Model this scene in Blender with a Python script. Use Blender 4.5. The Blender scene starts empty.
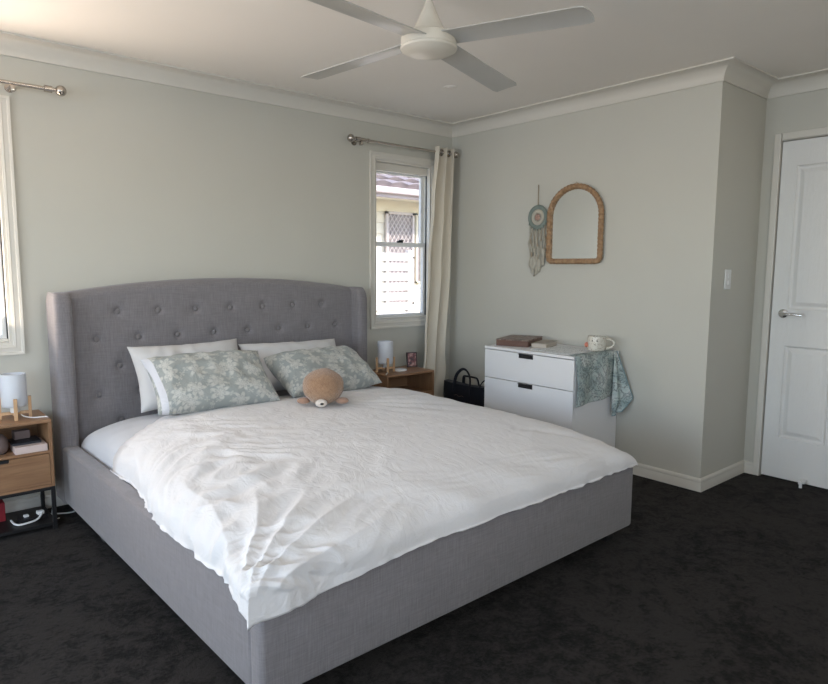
import bpy, bmesh, math, random
from mathutils import Vector, Matrix, noise
random.seed(7)
PI = math.pi
sin, cos = math.sin, math.cos
scene = bpy.context.scene
C = scene.collection

# ------------------------------------------------------------------ camera
cam_pos = Vector((-3.67806, -3.84138, 1.29286))
yaw, pitch, roll, fl = 0.708448, -0.113698, 0.0058013, 651.32
fw = Vector((sin(yaw) * cos(pitch), cos(yaw) * cos(pitch), sin(pitch)))
rt = Vector((cos(yaw), -sin(yaw), 0))
up = rt.cross(fw)
r2 = rt * cos(roll) + up * sin(roll)
u2 = -rt * sin(roll) + up * cos(roll)
cd = bpy.data.cameras.new('camera')
cam = bpy.data.objects.new('camera', cd)
C.objects.link(cam)
cam.matrix_world = Matrix(((r2.x, u2.x, -fw.x, cam_pos.x), (r2.y, u2.y, -fw.y, cam_pos.y),
                           (r2.z, u2.z, -fw.z, cam_pos.z), (0, 0, 0, 1)))
cd.sensor_fit = 'HORIZONTAL'
cd.sensor_width = 36
cd.lens = fl / 828 * 36
cd.clip_start = 0.05
scene.camera = cam

# ------------------------------------------------------------------ world, sun, daylight, exposure
world = bpy.data.worlds.new('world')
scene.world = world
world.use_nodes = True
wn = world.node_tree
wn.nodes.clear()
wo = wn.nodes.new('ShaderNodeOutputWorld')
wb = wn.nodes.new('ShaderNodeBackground')
ws = wn.nodes.new('ShaderNodeTexSky')
ws.sky_type = 'NISHITA'
ws.sun_disc = False
ws.sun_elevation = math.radians(52)
ws.sun_rotation = math.radians(170)
wn.links.new(ws.outputs[0], wb.inputs[0])
wb.inputs[1].default_value = 0.55
wn.links.new(wb.outputs[0], wo.inputs[0])

def lamp(name, kind, energy, color, loc, direction, **kw):
    ld = bpy.data.lights.new(name, kind)
    ld.energy = energy
    ld.color = color
    for k, v in kw.items():
        setattr(ld, k, v)
    o = bpy.data.objects.new(name, ld)
    C.objects.link(o)
    o.location = loc
    o.rotation_euler = Vector(direction).to_track_quat('-Z', 'Y').to_euler()
    return o

lamp('sun', 'SUN', 7.5, (1.0, 0.95, 0.88), (6, -8, 12), (-0.60, 0.60, -0.53), angle=0.01)
# daylight just outside the left and bed windows: cool from the sky above, warm bounced up off the sunlit ground
lamp('daylight_sky_left', 'AREA', 76, (0.62, 0.79, 1.0), (-6.50, -2.3, 1.45), (1, 0.0, -0.12),
     shape='RECTANGLE', size=2.6, size_y=1.4)
lamp('daylight_ground_left', 'AREA', 24, (1.0, 0.84, 0.60), (-6.50, -2.3, 0.75), (1, 0.0, 0.40),
     shape='RECTANGLE', size=2.6, size_y=1.0)
lamp('daylight_ground_bed_window', 'AREA', 50, (1.0, 0.82, 0.66), (-3.78, 0.22, 1.25), (0.10, -1, 1.1),
     shape='RECTANGLE', size=1.3, size_y=1.0)
lamp('fill_sky_rear', 'AREA', 43, (0.70, 0.84, 1.0), (-5.1, -5.0, 1.5), (0.25, 1, -0.12),  # added cool fill from behind, set in a made-up rear window
     shape='RECTANGLE', size=1.3, size_y=1.2)
lamp('fill_sky_high', 'AREA', 15, (0.80, 0.90, 1.0), (-2.2, -5.0, 1.80), (0.0, 1, -0.20),  # added cool fill, set in a made-up high rear window
     shape='RECTANGLE', size=1.6, size_y=0.6)
lamp('fill_ground_high', 'AREA', 10, (1.0, 0.80, 0.55), (-2.2, -5.0, 1.78), (0.0, 1, 0.50),  # added warm fill through the same made-up high opening
     shape='RECTANGLE', size=1.6, size_y=0.6)
vs = scene.view_settings
vs.view_transform = 'Standard'
vs.look = 'None'
vs.gamma = 1.0
vs.use_curve_mapping = False
vs.exposure = 0.07

# ------------------------------------------------------------------ materials
class NT:
    """small wrapper for building node materials"""
    def __init__(self, name):
        self.m = bpy.data.materials.new(name)
        self.m.use_nodes = True
        self.t = self.m.node_tree
        self.t.nodes.clear()
        self.out = self.t.nodes.new('ShaderNodeOutputMaterial')
        self.b = self.t.nodes.new('ShaderNodeBsdfPrincipled')
        self.link(self.b.outputs[0], self.out.inputs[0])
    def link(self, a, b):
        self.t.links.new(a, b)
    def n(self, kind, **inp):
        nd = self.t.nodes.new(kind)
        for k, v in inp.items():
            if k in nd.inputs:
                self.put(nd.inputs[k], v)
            else:
                setattr(nd, k, v)
        return nd
    def put(self, sock, v):
        if isinstance(v, bpy.types.NodeSocket):
            self.link(v, sock)
        else:
            if sock.type == 'RGBA' and len(v) == 3:
                v = (*v, 1)
            sock.default_value = v
    def coord(self, which='Object', scale=(1, 1, 1), rot=(0, 0, 0)):
        tc = self.n('ShaderNodeTexCoord')
        mp = self.n('ShaderNodeMapping')
        self.link(tc.outputs[which], mp.inputs[0])
        mp.inputs['Scale'].default_value = scale
        mp.inputs['Rotation'].default_value = rot
        return mp.outputs[0]
    def noise(self, vec, scale=5, detail=3, rough=.5, dist=0):
        nd = self.n('ShaderNodeTexNoise')
        self.link(vec, nd.inputs['Vector'])
        nd.inputs['Scale'].default_value = scale
        nd.inputs['Detail'].default_value = detail
        nd.inputs['Roughness'].default_value = rough
        nd.inputs['Distortion'].default_value = dist
        return nd.outputs['Fac']
    def ramp(self, fac, stops):
        nd = self.n('ShaderNodeValToRGB')
        self.link(fac, nd.inputs[0])
        el = nd.color_ramp.elements
        while len(el) < len(stops):
            el.new(0.5)
        for e, (p, c) in zip(el, stops):
            e.position = p
            e.color = (*c, 1) if len(c) == 3 else c
        return nd.outputs[0]
    def math(self, op, a, b=0.0, c=None):
        nd = self.n('ShaderNodeMath', operation=op)
        self.put(nd.inputs[0], a)
        self.put(nd.inputs[1], b)
        if c is not None:
            self.put(nd.inputs[2], c)
        return nd.outputs[0]
    def mix(self, fac, a, b, mode='MIX'):
        nd = self.n('ShaderNodeMix', data_type='RGBA', blend_type=mode)
        self.put(nd.inputs[0], fac)
        self.put(nd.inputs[6], a)
        self.put(nd.inputs[7], b)
        return nd.outputs[2]
    def bump(self, h, strength=.2, dist=.01):
        nd = self.n('ShaderNodeBump')
        self.link(h, nd.inputs['Height'])
        nd.inputs['Strength'].default_value = strength
        nd.inputs['Distance'].default_value = dist
        self.link(nd.outputs[0], self.b.inputs['Normal'])
    def set(self, **kw):
        names = dict(color='Base Color', rough='Roughness', metal='Metallic', spec='Specular IOR Level',
                     sheen='Sheen Weight', trans='Transmission Weight', sss='Subsurface Weight', coat='Coat Weight')
        for k, v in kw.items():
            self.put(self.b.inputs[names[k]], v)
        return self

def paint(name, col, rough=.6, bump=.03, scale=90, var=.02, spec=.4):
    t = NT(name)
    v = t.coord()
    n = t.noise(v, scale, 3)
    d = tuple(max(0, c * (1 - var)) for c in col)
    e = tuple(min(1, c * (1 + var)) for c in col)
    t.set(color=t.ramp(t.noise(v, 3, 3), [(.3, d), (.7, e)]), rough=rough, spec=spec)
    t.bump(n, bump, .002)
    return t.m

def wood(name, dark, light, axis=0, scale=1.0, rough=.45):
    t = NT(name)
    s = [14 * scale] * 3
    s[axis] = 1.2 * scale
    v = t.coord('Object', tuple(s))
    a = t.noise(v, 3.0, 6, .6, 1.2)
    s2 = [120 * scale] * 3
    s2[axis] = 3 * scale
    b = t.noise(t.coord('Object', tuple(s2)), 1.5, 3, .6)
    col = t.ramp(a, [(.25, dark), (.75, light)])
    col = t.mix(.22, col, t.ramp(b, [(.3, dark), (.7, light)]))
    t.set(color=col, rough=rough, spec=.35)
    t.bump(b, .08, .001)
    return t.m

def linen(name, dark, light):
    t = NT(name)
    a = t.noise(t.coord('Object', (260, 260, 14)), 1.0, 2, .6)
    b = t.noise(t.coord('Object', (14, 14, 300)), 1.0, 2, .6)
    mid = tuple((p + q) / 2 for p, q in zip(dark, light))
    c1 = t.ramp(a, [(.3, dark), (.7, light)])
    c2 = t.ramp(b, [(.3, dark), (.7, light)])
    big = t.ramp(t.noise(t.coord(), 2.2, 2), [(.3, tuple(c * .93 for c in mid)), (.7, tuple(c * 1.06 for c in mid))])
    t.set(color=t.mix(.35, t.mix(.42, c1, c2), big), rough=.9, spec=.15, sheen=.25)
    t.bump(t.math('ADD', a, b), .35, .0015)
    return t.m

def cloth(name, col, rough=.85, weave=700, bump=.12, sheen=.15):
    t = NT(name)
    v = t.coord()
    t.set(color=t.ramp(t.noise(v, 6, 3), [(.3, tuple(c * .97 for c in col)), (.7, col)]), rough=rough, spec=.2, sheen=sheen)
    t.bump(t.noise(v, weave, 2), bump, .001)
    return t.m

def metal(name, col, rough=.3, scale=200):
    t = NT(name)
    n = t.noise(t.coord(), scale, 2)
    t.set(color=col, metal=1.0, rough=t.math('MULTIPLY_ADD', n, .12, rough - .06))
    return t.m

def plastic(name, col, rough=.4, bump=.02):
    t = NT(name)
    v = t.coord()
    t.set(color=t.ramp(t.noise(v, 12, 2), [(.3, tuple(c * .96 for c in col)), (.7, col)]), rough=rough, spec=.4)
    t.bump(t.noise(v, 160, 2), bump, .001)
    return t.m

M = {}
M['wall'] = paint('wall_paint', (.545, .53, .472), .55, .04, 160, .012, .35)
M['ceiling'] = paint('ceiling_paint', (.82, .785, .735), .85, .05, 120, .01, .2)
M['trim'] = paint('trim_gloss', (.65, .62, .56), .42, .02, 40, .01)
M['door'] = None
M['linen'] = linen('grey_linen', (.148, .137, .143), (.284, .265, .274))
M['linen_dark'] = linen('grey_linen_button', (.15, .138, .14), (.26, .245, .25))
M['oak'] = wood('oak_veneer', (.20, .105, .055), (.34, .195, .105), 0)
M['oak_pale'] = wood('pale_wood', (.48, .29, .155), (.66, .44, .26), 2, 2)
M['black_metal'] = plastic('black_powder_coat', (.012, .012, .013), .45)
M['black'] = plastic('black_plastic', (.015, .015, .017), .4)
M['rod'] = metal('brushed_steel', (.48, .44, .40), .25)
M['chrome'] = metal('satin_chrome', (.75, .75, .76), .18)
M['white_plastic'] = plastic('white_plastic', (.78, .78, .77), .35)
M['fan_body'] = plastic('fan_white_enamel', (.66, .62, .54), .35)
M['fan_blade'] = plastic('fan_blade_white', (.46, .455, .43), .28)
M['dresser'] = paint('dresser_white', (.78, .78, .79), .45, .01, 60, .006)
M['dresser_side'] = M['dresser']
M['sheet'] = cloth('white_sheet', (.60, .605, .63))
M['pillow_white'] = cloth('white_pillow_cotton', (.60, .59, .585))
M['curtain'] = cloth('curtain_beige', (.68, .62, .52), .9, 500, .1)
M['bear'] = None
M['bag'] = cloth('bag_black_nylon', (.012, .013, .019), .6, 300, .2, .05)
M['brick_cream'] = None

# carpet: charcoal cut pile with brushed patches
t = NT('charcoal_carpet')
v = t.coord()
big = t.noise(v, 2.2, 5, .62, .7)
fine = t.noise(v, 62, 5, .8)
mid = t.noise(v, 16, 4, .7, .5)
f = t.math('ADD', t.math('MULTIPLY', big, .34), t.math('MULTIPLY', t.math('ADD', fine, mid), .38))
t.set(color=t.ramp(f, [(.42, (.004, .0037, .0036)), (.50, (.0135, .0120, .0115)), (.58, (.033, .0295, .0275))]),
      rough=1.0, spec=.05, sheen=.04)
t.bump(t.math('ADD', fine, t.math('MULTIPLY', mid, .5)), .8, .012)
M['carpet'] = t.m

# moulded door with embossed grain
t = NT('door_white')
v = t.coord('Object', (1, 14, 1.3))
g = t.noise(v, 4, 5, .6, 2.2)
t.set(color=(.76, .75, .73), rough=.42, spec=.45)
t.bump(g, .45, .006)
M['door'] = t.m

# duvet: brushed cotton, crinkled
t = NT('duvet_cotton')
v = t.coord()
w = t.noise(t.coord('Object', (7, 4, 7)), 2.2, 5, .6, 1.4)
w2 = t.noise(v, 18, 3, .5, .3)
t.set(color=t.ramp(t.noise(v, 2, 2), [(.3, (.725, .712, .715)), (.7, (.76, .747, .75))]), rough=.85, spec=.2, sheen=.2)
t.bump(t.math('ADD', t.math('MULTIPLY', w, .8), t.math('MULTIPLY', w2, .12)), .34, .022)
M['duvet'] = t.m

# plush
t = NT('bear_plush')
v = t.coord()
t.set(color=t.ramp(t.noise(v, 60, 4, .7), [(.3, (.27, .155, .092)), (.7, (.42, .26, .155))]), rough=1, spec=.1, sheen=.5)
t.bump(t.noise(v, 260, 3, .7), .8, .006)
M['bear'] = t.m
M['bear_pale'] = cloth('bear_muzzle_plush', (.66, .60, .54), 1, 300, .6, .4)
M['bear_ear'] = cloth('bear_paw_plush', (.36, .225, .16), 1, 300, .6, .4)

# floral pillowcase, uv driven
def floral(name, strip=False):
    t = NT(name)
    tc = t.n('ShaderNodeTexCoord')
    mp = t.n('ShaderNodeMapping')
    t.link(tc.outputs['UV'], mp.inputs[0])
    mp.inputs['Scale'].default_value = (1.55, 1.0, 1)
    uv = mp.outputs[0]
    warp = t.n('ShaderNodeTexNoise', Scale=5.0, Detail=2.0)
    t.link(uv, warp.inputs['Vector'])
    sub = t.n('ShaderNodeVectorMath', operation='SUBTRACT')
    t.link(warp.outputs['Color'], sub.inputs[0])
    sub.inputs[1].default_value = (.5, .5, .5)
    sc = t.n('ShaderNodeVectorMath', operation='SCALE')
    t.link(sub.outputs[0], sc.inputs[0])
    sc.inputs['Scale'].default_value = .10
    ad = t.n('ShaderNodeVectorMath', operation='ADD')
    t.link(uv, ad.inputs[0])
    t.link(sc.outputs[0], ad.inputs[1])
    def flowers(scale, petals, r0, r1, rnd):
        vo = t.n('ShaderNodeTexVoronoi', voronoi_dimensions='2D')
        t.link(ad.outputs[0], vo.inputs['Vector'])
        vo.inputs['Scale'].default_value = scale
        vo.inputs['Randomness'].default_value = rnd
        # Position is in the texture's own space: divide by scale to compare
        s2 = t.n('ShaderNodeVectorMath', operation='SUBTRACT')
        t.link(ad.outputs[0], s2.inputs[0])
        t.link(vo.outputs['Position'], s2.inputs[1])
        sx = t.n('ShaderNodeSeparateXYZ')
        t.link(s2.outputs[0], sx.inputs[0])
        sc2 = t.n('ShaderNodeSeparateColor')
        t.link(vo.outputs['Color'], sc2.inputs[0])
        ang = t.math('ARCTAN2', sx.outputs[1], sx.outputs[0])
        ang = t.math('ADD', ang, t.math('MULTIPLY', sc2.outputs[0], 6.28))
        pet = t.math('ABSOLUTE', t.math('SINE', t.math('MULTIPLY', ang, petals / 2)))
        rad = t.math('MULTIPLY_ADD', pet, r1, r0)
        m = t.math('SUBTRACT', rad, vo.outputs['Distance'])
        k = t.math('MULTIPLY', m, 9.0)
        k = t.n('ShaderNodeClamp', Value=k).outputs[0]
        # dark rim rings inside the flower
        ring = t.math('ABSOLUTE', t.math('SUBTRACT', vo.outputs['Distance'], t.math('MULTIPLY', rad, .45)))
        ring = t.math('GREATER_THAN', ring, .035)
        return t.math('MULTIPLY', k, t.math('MULTIPLY_ADD', ring, .55, .45))
    a = flowers(4.6, 6, .22, .30, .75)
    b = flowers(9.5, 4, .08, .28, 1.0)
    mask = t.math('MAXIMUM', a, t.math('MULTIPLY', b, .75))
    base = t.ramp(t.noise(uv, 3, 3), [(.3, (.30, .325, .315)), (.7, (.36, .38, .365))])
    col = t.mix(mask, base, (.53, .53, .495))
    if strip:
        sx = t.n('ShaderNodeSeparateXYZ')
        t.link(tc.outputs['UV'], sx.inputs[0])
        e = t.math('MULTIPLY_ADD', sx.outputs[1], -.07, .13)
        s = t.math('MULTIPLY', t.math('LESS_THAN', sx.outputs[0], e),
                   t.math('GREATER_THAN', sx.outputs[0], t.math('SUBTRACT', e, .075)))
        col = t.mix(s, col, (.62, .63, .67))
    t.set(color=col, rough=.85, spec=.2, sheen=.15)
    t.bump(t.noise(t.coord(), 14, 4, .6, 1.0), .35, .02)
    return t.m
M['floral'] = floral('floral_pillowcase')
M['floral_strip'] = floral('floral_pillowcase_open_end', True)

# tea towel print
t = NT('tea_towel')
v = t.coord()
br = t.noise(v, 11, 4, .65, 2.4)
lin = t.ramp(br, [(.44, (0, 0, 0)), (.49, (1, 1, 1)), (.54, (0, 0, 0))])
base = t.ramp(t.noise(v, 9, 4, .6, .8), [(.35, (.29, .37, .365)), (.5, (.42, .49, .475)), (.68, (.60, .63, .61))])
sp = t.ramp(t.noise(v, 70, 2), [(.62, (0, 0, 0)), (.68, (1, 1, 1))])
col = t.mix(t.math('MULTIPLY', lin, .8), base, (.085, .10, .11))
t.set(color=t.mix(t.math('MULTIPLY', sp, .5), col, (.2, .17, .15)), rough=.8, spec=.2)
t.bump(t.noise(v, 500, 2), .1, .001)
M['towel'] = t.m
M['towel_edge'] = cloth('tea_towel_hem', (.20, .29, .31))
t = NT('towel_glare_print')  # printed towel top, with glare put into its colour as white
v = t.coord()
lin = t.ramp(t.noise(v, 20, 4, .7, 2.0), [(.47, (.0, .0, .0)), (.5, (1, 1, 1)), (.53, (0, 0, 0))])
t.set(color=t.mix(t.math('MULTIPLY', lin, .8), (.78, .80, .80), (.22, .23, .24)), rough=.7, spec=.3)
M['towel_glare'] = t.m

# rattan wrapped frame
t = NT('rattan')
v = t.coord()
n = t.noise(v, 45, 3, .6)
t.set(color=t.ramp(n, [(.3, (.22, .125, .065)), (.7, (.42, .265, .145))]), rough=.5, spec=.35)
M['rattan'] = t.m
t = NT('mirror_glass')
t.set(color=(.86, .87, .86), metal=1.0, rough=.01)
M['mirror'] = t.m

# frosted lamp shade
t = NT('lamp_shade_opal')
t.set(color=(.60, .62, .66), rough=.4, trans=0.0, sss=0.3)
t.b.inputs['Subsurface Radius'].default_value = (.05, .05, .05)
M['shade'] = t.m

# window glass: mostly clear with a weak reflection
t = NT('window_glass')
tr = t.n('ShaderNodeBsdfTransparent')
gl = t.n('ShaderNodeBsdfGlossy')
gl.inputs['Roughness'].default_value = .02
mx = t.n('ShaderNodeMixShader')
mx.inputs[0].default_value = .05
t.link(tr.outputs[0], mx.inputs[1])
t.link(gl.outputs[0], mx.inputs[2])
t.link(mx.outputs[0], t.out.inputs[0])
t.t.nodes.remove(t.b)
M['glass'] = t.m

M['box_brown'] = wood('brown_box', (.075, .035, .025), (.16, .075, .05), 0, 2)
t = NT('box_lid_print')
v = t.coord()
t.set(color=t.ramp(t.noise(v, 26, 3, .6, .6), [(.42, (.10, .06, .05)), (.52, (.30, .22, .18)), (.62, (.13, .085, .07))]), rough=.45)
M['box_lid'] = t.m
M['paper'] = cloth('book_pages', (.50, .45, .39), .9, 900, .2, 0)
M['book_cover'] = paint('book_cover_beige', (.36, .31, .26), .5)
t = NT('mug_glaze')
v = t.coord()
t.set(color=t.ramp(t.noise(v, 130, 2), [(.55, (.66, .63, .55)), (.66, (.42, .36, .28))]), rough=.25, spec=.5)
M['mug'] = t.m
M['mug_pink'] = plastic('mug_pink', (.62, .22, .15), .3)
M['photo_frame'] = plastic('photo_frame_dark', (.05, .028, .03), .4)
t = NT('photo_print')
v = t.coord('Generated')
t.set(color=t.ramp(t.noise(v, 3.5, 3, .6), [(.35, (.05, .035, .04)), (.5, (.20, .06, .07)), (.62, (.42, .25, .23))]), rough=.35)
M['photo'] = t.m
M['drift'] = cloth('pale_green_yarn', (.20, .24, .215), .9, 200, .3)
M['cream_yarn'] = cloth('cream_yarn', (.46, .43, .36), .95, 200, .3)
M['pink_yarn'] = cloth('pink_yarn', (.38, .25, .20), .95, 200, .3)
M['twine'] = cloth('brown_twine', (.36, .30, .22), .95, 200, .3)
M['red'] = plastic('red_card', (.22, .012, .02), .6)
M['pink_pages'] = paint('pale_box_card', (.62, .50, .46), .6)
M['dark_cover'] = plastic('dark_cover', (.02, .022, .03), .5)
M['grey_cover'] = plastic('grey_brown_cover', (.17, .125, .115), .6)
# exterior
M['ext_wall'] = paint('exterior_cream_board', (.72, .66, .54), .8, .1, 30, .04)
M['ext_cream'] = paint('exterior_cream_paint', (.74, .68, .54), .8)
M['ext_roof'] = paint('exterior_roof_tile', (.27, .225, .225), .9, .2, 20, .10)
M['ext_fascia'] = paint('exterior_fascia', (.45, .38, .38), .6)
M['ext_slat'] = paint('exterior_slat_white', (.62, .57, .55), .6)
M['ext_grille'] = plastic('exterior_grille', (.52, .46, .44), .5)
M['ext_glass'] = plastic('exterior_dark_glass', (.34, .29, .29), .15)
M['ext_ground'] = paint('exterior_concrete', (.42, .40, .37), .95, .2, 12, .08)
M['own_wall'] = M['wall']

# ------------------------------------------------------------------ mesh helpers
def obj(name, bm, mat, parent=None, smooth=False, kind=None):
    me = bpy.data.meshes.new(name)
    bmesh.ops.recalc_face_normals(bm, faces=bm.faces)
    bm.to_mesh(me)
    bm.free()
    for m in (mat if isinstance(mat, (list, tuple)) else [mat]):
        me.materials.append(m)
    if smooth:
        for p in me.polygons:
            p.use_smooth = True
    o = bpy.data.objects.new(name, me)
    C.objects.link(o)
    if parent:
        o.parent = parent
    if kind:
        o['kind'] = kind
    return o

def autosmooth(o, ang=35):
    me = o.data
    for p in me.polygons:
        p.use_smooth = True
    bm = bmesh.new()
    bm.from_mesh(me)
    for e in bm.edges:
        if len(e.link_faces) == 2 and e.calc_face_angle(0) > math.radians(ang):
            e.smooth = False
    bm.to_mesh(me)
    bm.free()
    return o

def tag(o, label, cat, group=None):
    o['label'] = label
    o['category'] = cat
    if group:
        o['group'] = group
    return o

def thing(name, label, cat, loc=(0, 0, 0), rotz=0, group=None):
    o = bpy.data.objects.new(name, None)
    o.empty_display_size = .1
    C.objects.link(o)
    o.location = loc
    o.rotation_euler = (0, 0, rotz)
    return tag(o, label, cat, group)

def box(bm, x0, x1, y0, y1, z0, z1, bevel=0, seg=2, mi=0, mat=None):
    r = bmesh.ops.create_cube(bm, size=1)
    vs_ = r['verts']
    for v_ in vs_:
        v_.co = Vector((x0 + (v_.co.x + .5) * (x1 - x0), y0 + (v_.co.y + .5) * (y1 - y0), z0 + (v_.co.z + .5) * (z1 - z0)))
    fs = list({f_ for v_ in vs_ for f_ in v_.link_faces})
    if bevel > 0:
        es = list({e for f_ in fs for e in f_.edges})
        rb = bmesh.ops.bevel(bm, geom=es, offset=bevel, segments=seg, profile=.5, affect='EDGES')
        fs = rb['faces'] + [f_ for f_ in fs if f_.is_valid]
    fs = [f_ for f_ in set(fs) if f_.is_valid]
    for f_ in fs:
        f_.material_index = mi
    if mat is not None:
        bmesh.ops.transform(bm, matrix=mat, verts=list({v_ for f_ in fs for v_ in f_.verts}))
    return fs

def bx(*a, **k):
    bm = bmesh.new()
    box(bm, *a, **k)
    return bm

def cyl(bm, p0, p1, r0, r1=None, seg=24, caps=True):
    p0, p1 = Vector(p0), Vector(p1)
    r1 = r0 if r1 is None else r1
    d = p1 - p0
    m = Matrix.Translation((p0 + p1) / 2) @ d.to_track_quat('Z', 'Y').to_matrix().to_4x4()
    bmesh.ops.create_cone(bm, cap_ends=caps, segments=seg, radius1=r0, radius2=r1, depth=d.length, matrix=m)

def sphere(bm, c, r, scale=(1, 1, 1), seg=24, rot=None):
    m = Matrix.Translation(c)
    if rot:
        m = m @ rot
    m = m @ Matrix.Diagonal((*scale, 1))
    bmesh.ops.create_uvsphere(bm, u_segments=seg, v_segments=seg // 2, radius=r, matrix=m)

def lathe(bm, prof, seg=32, mat=Matrix()):
    """prof: list of (r, z)"""
    rings = []
    for r, z in prof:
        if r < 1e-6:
            rings.append([bm.verts.new(mat @ Vector((0, 0, z)))])
        else:
            rings.append([bm.verts.new(mat @ Vector((r * cos(2 * PI * i / seg), r * sin(2 * PI * i / seg), z))) for i in range(seg)])
    for a, b in zip(rings, rings[1:]):
        for i in range(seg):
            j = (i + 1) % seg
            if len(a) == 1 and len(b) == 1:
                continue
            if len(a) == 1:
                bm.faces.new((a[0], b[i], b[j]))
            elif len(b) == 1:
                bm.faces.new((a[i], a[j], b[0]))
            else:
                bm.faces.new((a[i], a[j], b[j], b[i]))

def tube(bm, pts, r, seg=8, closed=False, flat=None):
    """tube through points; r a number or list; flat scales the second axis"""
    pts = [Vector(p) for p in pts]
    n = len(pts)
    rings = []
    nrm = None
    for i, p in enumerate(pts):
        a = pts[(i - 1) % n] if (closed or i > 0) else p
        b = pts[(i + 1) % n] if (closed or i < n - 1) else p
        d = (b - a).normalized()
        if nrm is None:
            nrm = d.orthogonal().normalized()
        nrm = (nrm - d * nrm.dot(d)).normalized()
        bi = d.cross(nrm)
        rr = r[i] if isinstance(r, (list, tuple)) else r
        k = flat or 1
        rings.append([bm.verts.new(p + nrm * rr * cos(2 * PI * j / seg) + bi * rr * k * sin(2 * PI * j / seg)) for j in range(seg)])
    m = n if closed else n - 1
    for i in range(m):
        a, b = rings[i], rings[(i + 1) % n]
        for j in range(seg):
            k2 = (j + 1) % seg
            bm.faces.new((a[j], a[k2], b[k2], b[j]))
    if not closed:
        bm.faces.new(rings[0][::-1])
        bm.faces.new(rings[-1])

def smooth_pts(pts, n=8):
    """Catmull-Rom through points"""
    P = [Vector(p) for p in pts]
    out = []
    for i in range(len(P) - 1):
        p0, p1, p2, p3 = P[max(i - 1, 0)], P[i], P[i + 1], P[min(i + 2, len(P) - 1)]
        for k in range(n):
            t_ = k / n
            out.append(.5 * ((2 * p1) + (-p0 + p2) * t_ + (2 * p0 - 5 * p1 + 4 * p2 - p3) * t_ ** 2 + (-p0 + 3 * p1 - 3 * p2 + p3) * t_ ** 3))
    out.append(P[-1])
    return out

def prism(bm, poly, axis, a0, a1):
    """extrude a 2D polygon between a0 and a1 along axis; poly in the two other axes (in xyz order)"""
    def mk(p, a):
        c = list(p)
        c.insert(axis, a)
        return bm.verts.new(c)
    A = [mk(p, a0) for p in poly]
    B = [mk(p, a1) for p in poly]
    n = len(poly)
    bm.faces.new(A)
    bm.faces.new(B[::-1])
    for i in range(n):
        bm.faces.new((A[i], A[(i + 1) % n], B[(i + 1) % n], B[i]))

def grid(bm, nu, nv, fn, uvs=None):
    V = [[bm.verts.new(fn(i / nu, j / nv)) for j in range(nv + 1)] for i in range(nu + 1)]
    lay = bm.loops.layers.uv.verify() if uvs else None
    for i in range(nu):
        for j in range(nv):
            f_ = bm.faces.new((V[i][j], V[i + 1][j], V[i + 1][j + 1], V[i][j + 1]))
            if uvs:
                for l, (a, b) in zip(f_.loops, ((i, j), (i + 1, j), (i + 1, j + 1), (i, j + 1))):
                    l[lay].uv = uvs(a / nu, b / nv)
    return V

def sweep(bm, path, prof, inward=1):
    """profile (offset from wall, z) along a plan path with mitred corners; offset to the right-hand side * inward"""
    n = len(path)
    P = [Vector(p) for p in path]
    rows = []
    for i in range(n):
        ds = []
        if i > 0:
            ds.append((P[i] - P[i - 1]).normalized())
        if i < n - 1:
            ds.append((P[i + 1] - P[i]).normalized())
        ns = [Vector((d.y, -d.x)) * inward for d in ds]
        if len(ns) == 2:
            s_ = ns[0] + ns[1]
            m_ = s_ / s_.length_squared * 2 if s_.length > 1e-6 else ns[0]
        else:
            m_ = ns[0]
        rows.append([bm.verts.new((P[i].x + m_.x * o_, P[i].y + m_.y * o_, z_)) for o_, z_ in prof])
    for a, b in zip(rows, rows[1:]):
        for j in range(len(prof) - 1):
            bm.faces.new((a[j], a[j + 1], b[j + 1], b[j]))

# ------------------------------------------------------------------ room shell
H, L, D = 2.4013, 2.1275, 0.5855
XL, YR = -6.25, -4.75        # left wall, rear wall
T = .22
TB = .105
def wall_box(name, pieces, mat=None):
    bm = bmesh.new()
    for p in pieces:
        box(bm, *p)
    return obj(name, bm, mat or M['wall'], kind='structure')

WX0, WX1, WZ0, WZ1 = -.772, -.215, .885, 2.075            # right window opening
LX0, LX1 = -4.45, -3.08                                     # left window opening
wall_box('wall_back', [(XL - T, LX0, 0, TB, 0, H), (LX1, WX0, 0, TB, 0, H), (WX1, T, 0, TB, 0, H),
                       (LX0, LX1, 0, TB, 0, WZ0), (LX0, LX1, 0, TB, WZ1, H), (WX0, WX1, 0, TB, 0, WZ0), (WX0, WX1, 0, TB, WZ1, H)])
wall_box('wall_right', [(0, T, -L, 0, 0, H)])
wall_box('wall_jog', [(T, D, -L, -L + T, 0, H)])
DY0, DY1, DZ = -2.2337, -3.0537, 2.05
wall_box('wall_door', [(D, D + T, DY0 + .022, -L + T, 0, H), (D, D + T, YR - T, DY1 - .022, 0, H), (D, D + T, DY1 - .022, DY0 + .022, DZ + .022, H)])
VY0, VY1, VZ0, VZ1 = -3.7, -.9, .10, 2.10                # left wall window opening
wall_box('wall_left', [(XL - T, XL, VY1, 0, 0, H), (XL - T, XL, YR - T, VY0, 0, H), (XL - T, XL, VY0, VY1, 0, VZ0), (XL - T, XL, VY0, VY1, VZ1, H)])
wall_box('wall_rear', [(XL, -5.8, YR - T, YR, 0, H), (-4.4, -3.1, YR - T, YR, 0, H), (-1.3, D, YR - T, YR, 0, H),
                       (-5.8, -4.4, YR - T, YR, 0, .85), (-5.8, -4.4, YR - T, YR, 2.15, H),
                       (-3.1, -1.3, YR - T, YR, 0, 1.4), (-3.1, -1.3, YR - T, YR, 2.15, H)])
obj('sun_block_eave', bx(XL - T, D + T, YR - T - 1.25, YR - T, 2.30, 2.42), M['trim'], kind='structure')      # unseen eave added to keep the sun out of the made-up rear windows
obj('floor', bx(XL - T, D + T, YR - T, TB, -.12, 0), M['carpet'], kind='structure')
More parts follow.
